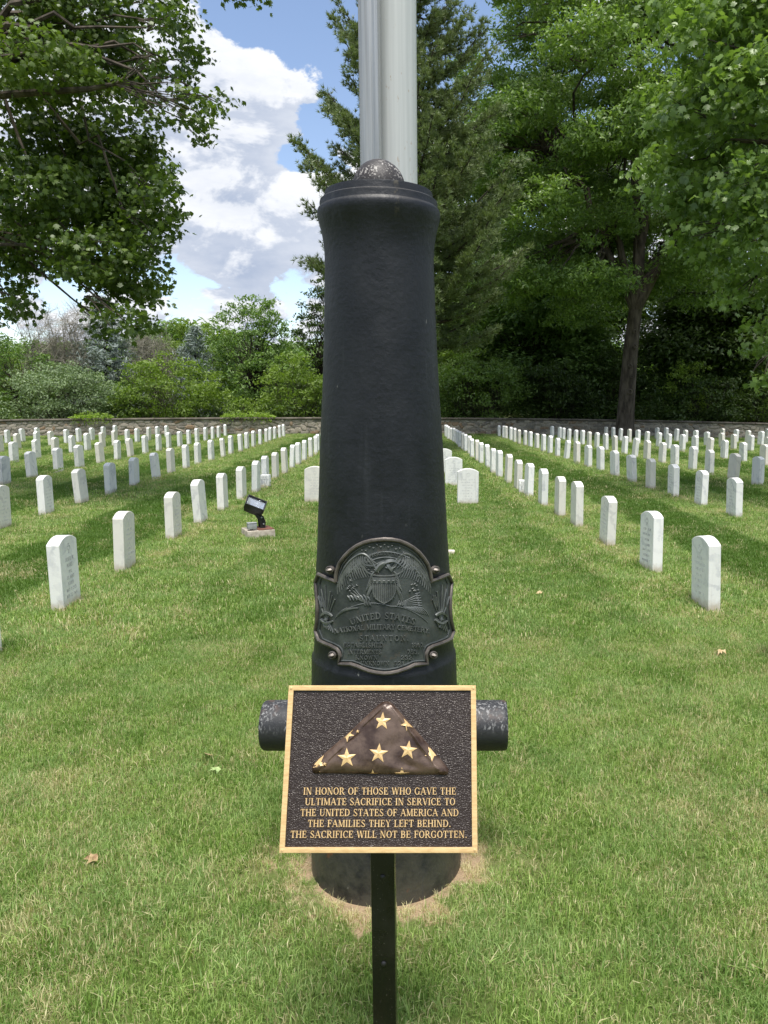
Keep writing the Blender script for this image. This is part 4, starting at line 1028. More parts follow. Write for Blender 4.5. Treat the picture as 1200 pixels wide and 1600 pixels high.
mb = MB(); mb.box(-.118, .118, -.084, .084, .052, .056, HM); mb.build('lens', m, head)
jb = empty('junction_box', (-1.66, 9.27, .105), 'small grey metal junction box on the corner of the concrete block', 'junction box', rz=R(24))
mb = MB(); mb.box(-.150, -.045, -.14, -.065, .018, .085, ch=.006); mb.build('box_body', ZINC, jb, smooth=True)
mb = MB(); mb.box(-.153, -.042, -.143, -.062, .087, .094, ch=.003); mb.build('lid', ZINC, jb, smooth=True)
mb = MB(); mb.tube([(-.10, -.10, -.002), (-.10, -.10, .02)], .018, 12); mb.build('conduit', BLACKM, jb, smooth=True)

# ------------------------------------------------------------------ stone wall
wl = empty('stone_wall', (0, WALL_Y, 0), 'long low fieldstone wall with flat weathered coping at the back of the lawn', 'wall')
def wall_run(X): return (X, 0.0, gz(X, WALL_Y))
wg = random.Random(11)
XW0, XW1, WH, WT = -27.0, 25.0, 0.735, 0.42
mb = MB(); xs = np.linspace(XW0, XW1, 53)
for a, b in zip(xs, xs[1:]):
    za, zb = gz(a, WALL_Y), gz(b, WALL_Y)
    vs = [(a, 0, za - .3), (b, 0, zb - .3), (b, WT, zb - .3), (a, WT, za - .3), (a, 0, za + WH), (b, 0, zb + WH), (b, WT, zb + WH), (a, WT, za + WH)]
    mb.add(vs, [(0, 1, 5, 4), (4, 5, 6, 7), (2, 3, 7, 6)])
mb.build('mortar_core', MORTAR, wl)
x = XW0; slabs = []
sl = MB(); sl.box(-.5, .5, -.5, .5, -.5, .5, ch=.04); slab0 = sl.build('coping_slab', COPING, wl, smooth=True); first = True
while x < XW1:
    L = wg.uniform(0.95, 1.6); o = slab0 if first else slab0.copy(); 
    if not first: COL.objects.link(o)
    first = False; xc = x + L / 2
    sl_ = (gz(x + L, WALL_Y) - gz(x, WALL_Y)) / L
    o.location = (xc, WT / 2, gz(xc, WALL_Y) + WH + .055 + wg.uniform(-.006, .006)); o.scale = (L - .012, WT + .14, .10); o.rotation_euler = (R(wg.uniform(-1, 1)), -math.atan(sl_), R(wg.uniform(-.4, .4)))
    x += L
def rubble_mesh(seed):
    g = random.Random(seed); n = g.choice([6, 7, 8]); vs = []
    an = sorted([2 * math.pi * (i + g.uniform(-.28, .28)) / n for i in range(n)])
    def sq(t, k=.5):
        c, s_ = math.cos(t), math.sin(t); m_ = max(abs(c), abs(s_)); q = 1 / m_ ** .72
        return c * q * .5, s_ * q * .5
    pts = [sq(t) for t in an]
    rings = [(1.0, .0), (1.0, -.35), (.78, -.72 - g.uniform(0, .2))]
    for f, d in rings: vs += [(p[0] * f, d, p[1] * f) for p in pts]
    vs.append((g.uniform(-.1, .1), -.85 - g.uniform(0, .15), g.uniform(-.1, .1)))
    F = [(a * n + i, a * n + (i + 1) % n, (a + 1) * n + (i + 1) % n, (a + 1) * n + i) for a in range(2) for i in range(n)]
    F += [(2 * n + i, 2 * n + (i + 1) % n, 3 * n) for i in range(n)]
    me = bpy.data.meshes.new('stone'); me.from_pydata(vs, [], F); me.materials.append(STONE)
    bm = bmesh.new(); bm.from_mesh(me); bmesh.ops.recalc_face_normals(bm, faces=bm.faces); bm.to_mesh(me); bm.free()
    return me
RM = [rubble_mesh(i) for i in range(14)]
stones = []
zc = .02
for course in range(5):
    ch = [.15, .15, .14, .15, .14][course]; x = XW0 + wg.uniform(0, .3)
    while x < XW1:
        L = wg.choice([.16, .24, .3, .36, .44, .52]) * wg.uniform(.85, 1.1); hgt = ch * wg.uniform(.6, 1.45)
        stones.append((x + L / 2, zc + ch / 2 + wg.uniform(-.035, .035), L * .94, hgt, wg.uniform(.03, .065), wg.uniform(-24, 24), wg.randrange(14)))
        x += L
    zc += ch
vis = [s for s in stones if -20.5 < s[0] < 20.5 and not (-3.4 < s[0] < 2.0)]
vis.sort(key=lambda s: -s[2] * s[3]); big = set(id(s) for s in vis[:300])
rest = MB()
for s in stones:
    x, z, L, h_, d, a, k = s; M = Matrix.Translation((x, 0.01, gz(x, WALL_Y) + z)) @ Matrix.Rotation(R(a), 4, 'Y') @ Matrix.Diagonal((L * 1.06, d, h_ * 1.06, 1))
    if id(s) in big:
        o = link('stone', RM[k], wl); o.matrix_local = M
    else: rest.add([M @ v.co for v in RM[k].vertices], [tuple(p.vertices) for p in RM[k].polygons])
rest.build('stones', STONE, wl, kind='stuff')

# ------------------------------------------------------------------ foliage
def rand_unit(g, n):
    v = g.normal(size=(n, 3)); return v / np.linalg.norm(v, axis=1)[:, None]
MAPLE = (np.array([[0, -.5, 0], [.30, -.30, .04], [.52, -.02, -.06], [.22, .06, .03], [.34, .38, -.03], [.09, .24, .04], [0, .58, -.07], [-.09, .24, .04], [-.34, .38, -.03], [-.22, .06, .03], [-.52, -.02, -.06], [-.30, -.30, .04]]),
         np.array([[0, 1, 3], [1, 2, 3], [0, 3, 9], [3, 4, 5], [3, 5, 9], [5, 6, 7], [5, 7, 9], [7, 8, 9], [9, 10, 11], [9, 11, 0]]))
OAK = (np.array([[0, -.5, 0], [.20, -.05, .05], [.12, .22, -.02], [0, .55, -.08], [-.18, .12, .05], [-.14, -.15, .0]]), np.array([[0, 1, 5], [1, 2, 4], [1, 4, 5], [2, 3, 4]]))
OVAL = (np.array([[0, -.5, 0], [.24, 0, .06], [0, .55, -.05], [-.24, 0, .06]]), np.array([[0, 1, 2], [0, 2, 3]]))
def leaves_mesh(name, C, size, tmpl, m, g, up=0.9, out=None, droop=0.3):
    n = len(C); N = rand_unit(g, n) * 0.75; N[:, 2] += up
    if out is not None: N += out * 0.5
    N /= np.linalg.norm(N, axis=1)[:, None]
    T = rand_unit(g, n); T[:, 2] -= droop
    T -= N * np.sum(T * N, 1)[:, None]; T /= np.linalg.norm(T, axis=1)[:, None]
    B = np.cross(T, N); s = size * g.uniform(.6, 1.25, n)
    tv, tf = tmpl; k = len(tv)
    V = C[:, None, :] + s[:, None, None] * (B[:, None, :] * tv[None, :, 0:1] + T[:, None, :] * tv[None, :, 1:2] + N[:, None, :] * tv[None, :, 2:3])
    F = (np.arange(n) * k)[:, None, None] + tf[None]
    return mesh_np(name, V.reshape(-1, 3), F.reshape(-1, 3), m)
def clump_points(sprays, per_m3, g, cl=.28, leaves=14, hollow=.45, flat=.45):
    """sprays: (c, rx, ry, rz); twigs spread through each spray (denser to its skin), leaves spread round each twig"""
    out = []; outn = []
    for c, rx, ry, rz in sprays:
        vol = 4.19 * rx * ry * rz; m = max(3, int(vol * per_m3 + .5))
        u = rand_unit(g, m) * (hollow + (1 - hollow) * g.random(m)[:, None] ** .55)
        p = u * np.array([rx, ry, rz]) * g.uniform(.85, 1.12, (m, 1)) + np.array(c)
        q = g.normal(size=(m, leaves, 3)) * np.array([cl, cl, cl * flat])
        out.append((p[:, None, :] + q).reshape(-1, 3)); outn.append(np.repeat(u, leaves, 0))
    return np.concatenate(out), np.concatenate(outn)
def limb(mb, a, b, r0, r1, g, n=6, sag=.12, wig=.05, sides=6):
    a, b = Vector(a), Vector(b); L = (b - a).length; pts = []; rr = []
    for i in range(n + 1):
        t = i / n; p = a.lerp(b, t); p.z += sag * L * math.sin(math.pi * t)
        if 0 < i < n: p += Vector((g.normal(), g.normal(), g.normal())) * wig * L * .5
        pts.append(p); rr.append(r0 + (r1 - r0) * t)
    mb.tube(pts, rr, sides); return pts
def envelope_sprays(g, c, rad, n, size, shell=.5, zmin=None, flat=.6):
    out = []
    for _ in range(n):
        u = rand_unit(g, 1)[0] * (shell + (1 - shell) * g.random() ** .6)
        p = np.array(c) + u * np.array(rad)
        if zmin is not None and p[2] < zmin: p[2] = zmin + g.random() * .6
        s = size * g.uniform(.5, 1.45); out.append((p, s, s, s * flat))
    return out
def tree(name, base, h_fork, tr, sprays, tmpl, size, leafm, label, cat='tree', group=None, per=6, cl=.28, lv=14, bark=DBARK, seed=0, hub=None, up=.9, trunkless=False, lean=(0, 0), limb_r=None, gap=None, droop=.3):
    g = np.random.default_rng(seed); bx, by, bz = base
    e = empty(name, base, label, cat, group)
    B0 = Vector((0, 0, 0))
    off = np.array(base)
    top = Vector((lean[0], lean[1], h_fork))
    if not trunkless:
        mb = MB(); n = 9; pts = []; rr = []
        for i in range(n + 1):
            t = i / n; pts.append(Vector((lean[0] * t * t + .05 * tr * math.sin(4 * t), lean[1] * t, -.2 + (h_fork + .2) * t))); rr.append(tr * (1.0 - .28 * t + .35 * math.exp(-t * 14)))
        mb.tube(pts, rr, 16); mb.build('trunk', bark, e, smooth=True)
    bb = MB()
    hubs = [top] if hub is None else [Vector(h) - Vector(base) for h in hub]
    if hub is not None or not trunkless:
        for h in hubs:
            if (h - top).length > .3: limb(bb, top, h, tr * .62, tr * .3, g, sag=.03, sides=8)
    lr = limb_r or tr * .3
    for c, rx, ry, rz in sprays:
        c_ = Vector(c) - Vector(base); h = min(hubs, key=lambda q: (q - c_).length)
        if trunkless: h = Vector((c_.x * .3, c_.y * .3, 0))
        limb(bb, h, c_, lr * g.uniform(.5, 1), lr * .12, g, sag=.08, wig=.07, sides=5)
        for _ in range(3):
            u = rand_unit(g, 1)[0] * np.array([rx, ry, rz]) * .9
            limb(bb, c_.lerp(h, .15), c_ + Vector(u), lr * .22, lr * .05, g, n=3, sag=.05, sides=4)
    bb.build('branches', bark, e, kind='stuff')
    P, U = clump_points(sprays, per, g, cl, lv)
    if gap is not None: 
        k = gap(P); P, U = P[k], U[k]
    me = leaves_mesh('crown', P - off, size, tmpl, leafm, g, up=up, out=U, droop=droop)
    link('crown', me, e)['kind'] = 'stuff'
    return e, len(P)
LM_MAPLE = m_leaf('maple_leaf', (0.040, 0.078, 0.013), (0.110, 0.165, 0.028), .26, .45)
LM_MAPLER = m_leaf('maple_leaf_light', (0.070, 0.130, 0.026), (0.190, 0.280, 0.078), .28, .40)
LM_OAK = m_leaf('oak_leaf', (0.060, 0.120, 0.022), (0.185, 0.275, 0.070), .30, .40)
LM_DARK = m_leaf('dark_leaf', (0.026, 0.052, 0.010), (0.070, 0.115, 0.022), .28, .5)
LM_BRIGHT = m_leaf('bright_leaf', (0.075, 0.130, 0.018), (0.18, 0.26, 0.045), .35, .5)
LM_MID = m_leaf('mid_leaf', (0.065, 0.130, 0.030), (0.16, 0.250, 0.065), .3, .5)
LM_OLIVE = m_leaf('grey_green_leaf', (0.085, 0.14, 0.055), (0.22, 0.29, 0.14), .2, .55, tip=(0.24, 0.32, 0.16))
LM_SPRUCE = m_leaf('blue_spruce_needle', (0.17, 0.21, 0.19), (0.34, 0.39, 0.35), .1, .6, tip=(0.2, 0.25, 0.24))
LM_TWIG = m_leaf('bare_twig', (0.20, 0.18, 0.14), (0.34, 0.31, 0.25), .05, .8, tip=(0.28, 0.27, 0.21))
LM_PINE = m_leaf('pine_needle', (0.100, 0.140, 0.055), (0.235, 0.285, 0.125), .18, .5, tip=(0.14, 0.19, 0.07), clump=.5)
LM_VINE = m_leaf('vine_leaf', (0.12, 0.20, 0.03), (0.26, 0.36, 0.07), .35, .5)

def sprays_px(lst, Y, dY=1.6, seed=0, depth=.9):
    g = np.random.default_rng(seed); out = []
    for t in lst:
        px_, py_, rx, rz = t[:4]; y = Y + (t[4] if len(t) > 4 else g.uniform(-dY, dY)); k = y / FOC
        out.append((at(px_, py_, y), rx * k, max(rx, rz) * k * depth, rz * k))
    return out
# big maple at the left, trunk outside the picture
mleft = [(30, 40, 80, 55), (120, 30, 75, 45), (205, 5, 55, 32), (60, 105, 90, 45), (160, 90, 62, 42), (215, 118, 34, 48), (20, 165, 40, 40), (185, 160, 40, 28), 
         (90, 235, 85, 45), (170, 225, 70, 42), (45, 300, 85, 50), (130, 300, 80, 50), (215, 265, 52, 45), (248, 305, 36, 48), (190, 340, 70, 48), (60, 380, 80, 45), (225, 370, 45, 40), (140, 400, 75, 42),
         (15, 440, 36, 40), (30, 485, 26, 26), (205, 430, 52, 42), (225, 480, 26, 36), (168, 462, 34, 26), (190, 495, 30, 26), (214, 512, 26, 20), (172, 508, 28, 18), (238, 440, 20, 26), (8, 500, 26, 22),
         (275, 45, 26, 38), (262, 25, 20, 30), (300, 95, 26, 26), (308, 175, 34, 28), (325, 205, 26, 16), (285, 130, 28, 22), (262, 185, 20, 12), (338, 160, 14, 14), (250, 95, 14, 12), (390, -45, 60, 34), (300, -60, 60, 30)]
sl = sprays_px(mleft, 13.0, 1.5, 21)
g_ = np.random.default_rng(2)
sl += envelope_sprays(g_, (-11.5, 13.0, 8.5), (5.0, 5.0, 5.0), 9, 1.1, .5)
sl = [s for s in sl]
tree('maple_tree', (-11.8, 13.4, 0), 4.2, .42, sl, MAPLE, .092, LM_MAPLE, 'large leafy maple hanging into the photo from the left with its trunk out of view', cat='tree',
     per=95, cl=.115, lv=17, seed=31, up=.4, droop=.5, hub=[(-11.5, 13.3, 6.4), (-8.2, 13.0, 6.6), (-6.2, 13.0, 7.0), (-7.8, 13.2, 4.9)], bark=BARK, limb_r=.06)
# the long bare limb across the upper left, with dead twigs at its end
mp = [o for o in bpy.data.objects if o.name == 'maple_tree'][0]; mo = Vector((-11.8, 13.4, 0)); V3 = lambda a, b, y: Vector(at(a, b, y)) - mo
mb = MB(); mb.tube([(.2, -.1, 5.6), V3(-180, 190, 12.6), V3(-60, 156, 12.0), V3(20, 147, 11.7), V3(80, 143, 11.6), V3(140, 139, 11.6), V3(180, 131, 11.6)], [.11, .09, .065, .052, .045, .038, .028], 8)
lg = random.Random(8); e0 = (180, 131)
for (a, b) in ((215, 108), (232, 92), (225, 132), (262, 128), (278, 150), (258, 168), (240, 150), (290, 172)):
    mid_ = ((e0[0] + a) / 2 + lg.uniform(-5, 5), (e0[1] + b) / 2 + lg.uniform(-6, 6)); mb.tube([V3(*e0, 11.6), V3(*mid_, 11.55), V3(a, b, 11.5)], [.016, .010, .005], 5)
    for _ in range(4):
        q = (a + lg.uniform(-12, 22), b + lg.uniform(-18, 18)); mb.tube([V3(*mid_, 11.55), V3(*q, 11.5)], [.006, .003], 4)
mb.build('limb', BARK, mp, smooth=True, label='long bare limb running out to dead twigs')
# maple reaching in from the right
mright = [(1175, 30, 80, 60), (1100, 60, 55, 50), (1190, 130, 80, 60), (1110, 140, 55, 45), (1060, 185, 48, 38), (1165, 215, 75, 50), (1085, 245, 60, 42), (1025, 260, 42, 26), (1180, 290, 75, 45), (1120, 315, 65, 40), (1055, 300, 42, 28),
          (1190, 370, 60, 45), (1130, 385, 55, 32), (1180, 445, 48, 36), (1145, 460, 36, 26), (1195, 520, 36, 40), (1080, 370, 34, 22), (1195, 585, 26, 20), (1150, 20, 60, 40), (1060, 20, 50, 36)]
sr = sprays_px(mright, 12.5, 1.3, 22)
sr += envelope_sprays(g_, (11.5, 12.5, 8.5), (4.5, 4.5, 5.0), 18, 1.1, .5)
tree('maple_tree', (11.8, 12.8, 0), 4.0, .40, sr, MAPLE, .125, LM_MAPLER, 'broad-leaved maple whose bright boughs hang in from the right edge of the photo',
     per=55, cl=.14, lv=16, seed=32, up=.45, droop=.5, hub=[(11.4, 12.6, 6.4), (8.6, 12.5, 7.4), (8.2, 12.5, 5.6)], bark=BARK, limb_r=.06)
# pin oak in front of the wall
ob_ = (11.05, 36.6, gz(11.05, 36.6)); g_ = np.random.default_rng(12)
so = envelope_sprays(g_, (10.2, 36.8, 13.6), (8.6, 7.6, 9.4), 215, 1.45, .42, zmin=4.9, flat=.36)
so = [s for s in so if not (s[0][2] < 6.8 and abs(s[0][0] - 11.05) < 1.6)]
tree('oak_tree', ob_, 6.0, .43, so, OAK, .21, LM_OAK, 'tall spreading oak with a knotty grey trunk standing before the stone wall', per=13, cl=.20, lv=19, seed=33, up=.5, droop=.4, bark=BARK, lean=(.35, 0),
     hub=[(10.2, 36.6, 9.5), (12.8, 36.2, 9.0), (11.4, 36.8, 13.5), (8.2, 36.8, 12.0), (14.6, 36.8, 11.5), (11.0, 36.8, 18)], limb_r=.13)
mb = MB()
oak = [o for o in bpy.data.objects if o.name == 'oak_tree'][0]
for z, a, r_ in ((2.2, -1.5, .14), (3.4, -1.7, .11), (4.3, -1.35, .12), (5.0, -1.6, .10), (2.9, -1.45, .09)):
    q = .43 * (1 - .28 * z / 6); mb.lathe([(r_, -.05), (r_ * 1.05, .03), (r_ * .6, .06), (r_ * .35, .02), (.001, .02)], 12, M=Matrix.Translation((q * math.cos(a) + .35 * (z / 6) ** 2, q * math.sin(a), z)) @ Matrix.Rotation(math.pi / 2, 4, 'X') @ Matrix.Rotation(a + 1.57, 4, 'Y'))
mb.build('knots', BARK, oak, smooth=True, kind='stuff')

# white pine behind the cannon
def pine(base, H, label, seed, zlow, lmax, tuft_len=.17):
    g = np.random.default_rng(seed); e = empty('pine_tree', base, label, 'tree')
    mb = MB(); mb.tube([(.1 * math.sin(z * .4), .1 * math.cos(z * .3) - .1, z) for z in np.linspace(-.2, H, 14)], [.30 * (1 - .9 * t) for t in np.linspace(0, 1, 14)], 10); mb.build('trunk', DBARK, e, smooth=True)
    bb = MB(); tips = []
    z = zlow
    while z < H - .5:
        nb = g.integers(4, 7); a0 = g.uniform(0, 6.28)
        for k in range(nb):
            a = a0 + 6.283 * k / nb + g.normal(0, .25); f = (z - zlow) / (H - zlow)
            L = lmax * (1 - f) ** .7 * g.uniform(.65, 1.1) * (0.72 + .28 * min(1, f * 5)); rise = g.uniform(.15, .45) + .3 * f
            P0 = Vector((0, 0, z)); pts = []
            for i in range(7):
                t = i / 6; pts.append(P0 + Vector((math.cos(a) * L * t, math.sin(a) * L * t, L * (rise * t * t + .0 * t) - .10 * L * math.sin(3.14 * t))) + Vector(g.normal(0, .03 * L * .3, 3)))
            bb.tube(pts, [.055 * (1 - f * .6) * (1 - .8 * i / 6) + .006 for i in range(7)], 5)
            ns = int(6 + L * 4.6)
            for j in range(ns):
                t = .25 + .75 * (j + g.random()) / ns; i = min(5, int(t * 6)); p = pts[i].lerp(pts[i + 1], t * 6 - i)
                sa = a + g.choice([-1, 1]) * g.uniform(.4, 1.1); sl_ = (1.15 - .55 * t) * g.uniform(.35, .9) * min(1, L / 3)
                q = p + Vector((math.cos(sa) * sl_, math.sin(sa) * sl_, sl_ * g.uniform(.0, .4)))
                bb.tube([p, p.lerp(q, .5) + Vector((0, 0, -.03)), q], [.012, .009, .005], 3, cap=False)
                nt = int(6 + sl_ * 14)
                for u in range(nt):
                    w_ = (u + 1) / nt; c = p.lerp(q, w_) + Vector(g.normal(0, .075, 3)); tips.append((c, (q - p).normalized()))
        z += g.uniform(.30, .44)
    bb.build('branches', DBARK, e, kind='stuff')
    C = np.array([t[0] for t in tips]); D = np.array([t[1] for t in tips]); D[:, 2] += .75; D /= np.linalg.norm(D, axis=1)[:, None]
    n = len(C); K = 15
    N = D[:, None, :] * 1.0 + g.normal(size=(n, K, 3)) * .50; N /= np.linalg.norm(N, axis=2)[:, :, None]
    Lq = tuft_len * g.uniform(.7, 1.15, (n, K, 1)); Sd = np.cross(N, g.normal(size=(n, K, 3))); Sd /= np.linalg.norm(Sd, axis=2)[:, :, None]
    wq = .0115
    st_ = C[:, None, :] + N * .01
    V = np.stack([st_ - Sd * wq, st_ + Sd * wq, C[:, None, :] + N * Lq], 2).reshape(-1, 3)
    F = np.arange(len(V)).reshape(-1, 3)
    # one island per needle would be noisy: tufts share a tint through position
    link('crown', mesh_np('crown', V, F, LM_PINE), e)['kind'] = 'stuff'
    return e, n
pe, npine = pine((0.55, 26.0, gz(.55, 26)), 18.0, 'tall feathery white pine rising behind the cannon and flagpole', 41, 3.6, 4.3)

# shrubs and trees beyond the wall
def bush(px_, ytop, wpx, Y, m, label, name='shrub', cat='shrub', ns=26, sz=.16, per=5, cl=.25, lv=14, tmpl=OVAL, seed=1, zb=.0, group=None, up=.9, flat=.42, shell=.55, bark=DBARK, ss=None, gap=None):
    g = np.random.default_rng(seed); c = at(px_, ytop, Y); rx = wpx / FOC * Y; H = c[2] - gz(c[0], Y); s0 = ss or max(.38, min(rx, H) * .22)
    sp_ = envelope_sprays(g, (c[0], Y, H * .5), (rx - s0 * .6, max(rx * .7, 1.0), H * .5 - s0 * flat * .5), ns, s0, shell, zmin=.3, flat=flat)
    return tree(name, (c[0], Y, 0), H * .35, max(.05, H * .018), sp_, tmpl, sz, m, label, cat, group, per=per, cl=cl, lv=lv, seed=seed, up=up, bark=bark, trunkless=(H < 5.5), gap=gap)
BUSH = [
    (20, 508, 62, 43.5, LM_MID, 'dark green bushy tree at the far left behind the wall', 'tree', 'tree', 34, .20, 1),
    (95, 560, 92, 41.0, LM_OLIVE, 'grey-green silvery shrub spilling over the wall at far left', 'shrub', 'shrub', 46, .15, 2),
    (262, 553, 88, 41.3, LM_BRIGHT, 'bright yellow-green shrub behind the wall under the spruces', 'shrub', 'shrub', 46, .20, 3),
    (462, 545, 62, 41.4, LM_BRIGHT, 'rounded yellow-green shrub behind the wall beside the cannon', 'shrub', 'shrub', 44, .18, 4),
    (392, 452, 74, 46.0, LM_MID, 'loose green young tree with an airy pointed top behind the wall', 'tree', 'tree', 60, .22, 5),
    (385, 618, 42, 41.0, LM_BRIGHT, 'low leafy bush just over the wall between two yellow-green shrubs', 'shrub', 'shrub', 16, .16, 6),
    (300, 500, 80, 58.0, LM_BRIGHT, 'distant light green treetop behind the spruces', 'tree', 'tree', 44, .28, 7),
    (500, 430, 50, 50.0, LM_DARK, 'dark green tree partly behind the left side of the cannon', 'tree', 'tree', 60, .24, 8),
    (190, 590, 45, 42.5, LM_MID, 'small mid-green bush between the silvery shrub and yellow-green shrub', 'shrub', 'shrub', 22, .18, 9),
    (750, 545, 85, 41.5, LM_OAK, 'dense green bush behind the wall right of the cannon', 'shrub', 'shrub', 50, .18, 10),
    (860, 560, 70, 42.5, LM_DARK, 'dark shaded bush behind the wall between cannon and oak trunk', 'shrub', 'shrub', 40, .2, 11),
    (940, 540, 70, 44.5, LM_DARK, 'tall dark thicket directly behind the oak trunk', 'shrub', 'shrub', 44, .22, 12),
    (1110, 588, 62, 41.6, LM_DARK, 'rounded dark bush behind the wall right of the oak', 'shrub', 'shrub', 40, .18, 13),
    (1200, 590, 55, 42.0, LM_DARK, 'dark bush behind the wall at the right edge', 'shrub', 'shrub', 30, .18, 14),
    (1030, 610, 40, 42.0, LM_DARK, 'low dark bush behind the wall beside the oak trunk', 'shrub', 'shrub', 22, .18, 15),
    (1130, 500, 95, 50.0, LM_BRIGHT, 'sunlit green tree seen under the right-hand boughs beyond the dark bushes', 'tree', 'tree', 50, .26, 16),
    (430, 520, 60, 52.0, LM_MID, 'mid-green tree behind the airy young tree', 'tree', 'tree', 40, .26, 17),
    (120, 535, 90, 60.0, LM_MID, 'distant green tree behind the spruce at the left', 'tree', 'tree', 40, .3, 18),
    (1075, 562, 42, 42.8, LM_VINE, 'yellow-green shrub, sunlight put into its leaf colour, between the oak trunk and the dark bush', 'shrub', 'shrub', 30, .18, 20),  # paler leaves paint sunlight on a shrub that stands partly in shade
    (1185, 552, 48, 42.9, LM_VINE, 'yellow-green shrub, sunlight put into its leaf colour, above the dark bush at right edge', 'shrub', 'shrub', 30, .18, 21),  # same here: the brighter leaf colour stands for sunlight
    (722, 515, 46, 43.2, LM_BRIGHT, 'green tree, sunlight put into its leaf colour, beside the right side of the cannon', 'tree', 'tree', 36, .2, 22),  # bright leaf colour paints this tree as lit
    (-70, 500, 90, 47.0, LM_BRIGHT, 'light green tree just touching the left edge behind the wall', 'tree', 'tree', 40, .26, 19)]
for (px_, yt, wp, Y, m_, lab, nm, ct, ns, sz, sd_) in BUSH:
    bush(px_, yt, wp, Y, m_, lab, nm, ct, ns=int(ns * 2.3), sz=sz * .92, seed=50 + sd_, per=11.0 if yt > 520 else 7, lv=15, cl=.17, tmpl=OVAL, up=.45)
# taller dark trees that close the view on the right
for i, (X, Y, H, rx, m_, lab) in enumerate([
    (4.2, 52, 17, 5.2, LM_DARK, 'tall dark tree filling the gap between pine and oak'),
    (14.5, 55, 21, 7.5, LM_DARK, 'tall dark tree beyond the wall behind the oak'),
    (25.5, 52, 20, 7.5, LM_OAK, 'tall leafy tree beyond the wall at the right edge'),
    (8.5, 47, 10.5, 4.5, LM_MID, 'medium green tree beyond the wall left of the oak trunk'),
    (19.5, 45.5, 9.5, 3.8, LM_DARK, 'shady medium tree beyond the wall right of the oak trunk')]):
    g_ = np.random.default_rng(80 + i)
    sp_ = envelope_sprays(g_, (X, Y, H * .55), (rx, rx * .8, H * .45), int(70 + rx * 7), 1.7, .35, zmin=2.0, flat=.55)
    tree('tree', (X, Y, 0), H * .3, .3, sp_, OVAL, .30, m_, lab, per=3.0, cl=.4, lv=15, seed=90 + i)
# spruces and a bare twiggy shrub
def spruce(px_, ytop, Y, wpx, label, seed):
    g = np.random.default_rng(seed); c = at(px_, ytop, Y); H = c[2]; rx = wpx / FOC * Y; e = empty('spruce_tree', (c[0], Y, 0), label, 'tree')
    mb = MB(); mb.tube([(0, 0, -.2), (0, 0, H * .5), (0, 0, H - .1)], [.16, .09, .02], 8); mb.build('trunk', DBARK, e)
    bb = MB(); C = []
    z = .8
    while z < H:
        f = z / H; L = rx * (1 - f) ** .75 * g.uniform(.8, 1.1) + .12; nb = 9
        for k in range(nb):
            a = g.uniform(0, 6.28); l = L * g.uniform(.6, 1.1); p0 = Vector((0, 0, z)); p1 = Vector((math.cos(a) * l, math.sin(a) * l, z - .08 * l + g.uniform(-.05, .2)))
            pm = p0.lerp(p1, .5) - Vector((0, 0, .1 * l)); bb.tube([p0, pm, p1], [.025, .015, .006], 4)
            n = int(30 * l) + 12; t = g.uniform(.15, 1, n) ** .7
            P = np.array([p0.lerp(p1, q) - Vector((0, 0, .3 * l * q * (1 - q))) for q in t]) + g.normal(0, 1, (n, 3)) * np.array([.14, .14, .07]); C.append(P)
        z += .30
    bb.build('branches', DBARK, e, kind='stuff'); C = np.concatenate(C)
    tm = (np.array([[-.07, -.5, 0], [.07, -.5, 0], [.09, .2, .03], [0, .6, 0], [-.09, .2, .03]]), np.array([[0, 1, 2], [0, 2, 4], [4, 2, 3]]))
    link('crown', leaves_mesh('crown', C, .26, tm, LM_SPRUCE, g, up=.4), e)['kind'] = 'stuff'
spruce(158, 462, 46, 112, 'large blue-grey spruce behind the silvery shrub at the left', 61)
spruce(303, 512, 47, 62, 'smaller blue-grey spruce above the yellow-green shrub', 62)
def twiggy(px_, ytop, wpx, Y, label, seed):
    g = np.random.default_rng(seed); c = at(px_, ytop, Y); H = c[2]; rx = wpx / FOC * Y; e = empty('bare_shrub', (c[0], Y, 0), label, 'shrub'); bb = MB(); C = []
    for k in range(46):
        a = g.uniform(0, 6.28); l = g.uniform(.2, 1) * rx; p1 = Vector((math.cos(a) * l, math.sin(a) * l * .6, H * g.uniform(.5, 1)))
        pts = limb(bb, (0, 0, 0), p1, .05, .008, g, sag=.12, wig=.06, sides=4)
        for p in pts[2:]:
            for _ in range(7):
                q = p + Vector(g.normal(0, .5, 3)) + Vector((0, 0, .2)); bb.tube([p, p.lerp(q, .5), q], [.010, .008, .004], 3, cap=False)
                for _ in range(5):
                    r_ = q.lerp(p, g.random() * .7); s_ = r_ + Vector(g.normal(0, .22, 3)); bb.tube([r_, s_], [.006, .003], 3, cap=False)
    bb.build('twigs', LM_TWIG, e, kind='stuff')
twiggy(92, 488, 60, 45, 'leafless grey-brown twiggy shrub between the dark tree and the spruce', 71)
twiggy(235, 520, 34, 46, 'leafless brown twiggy shrub between the two spruces', 72)
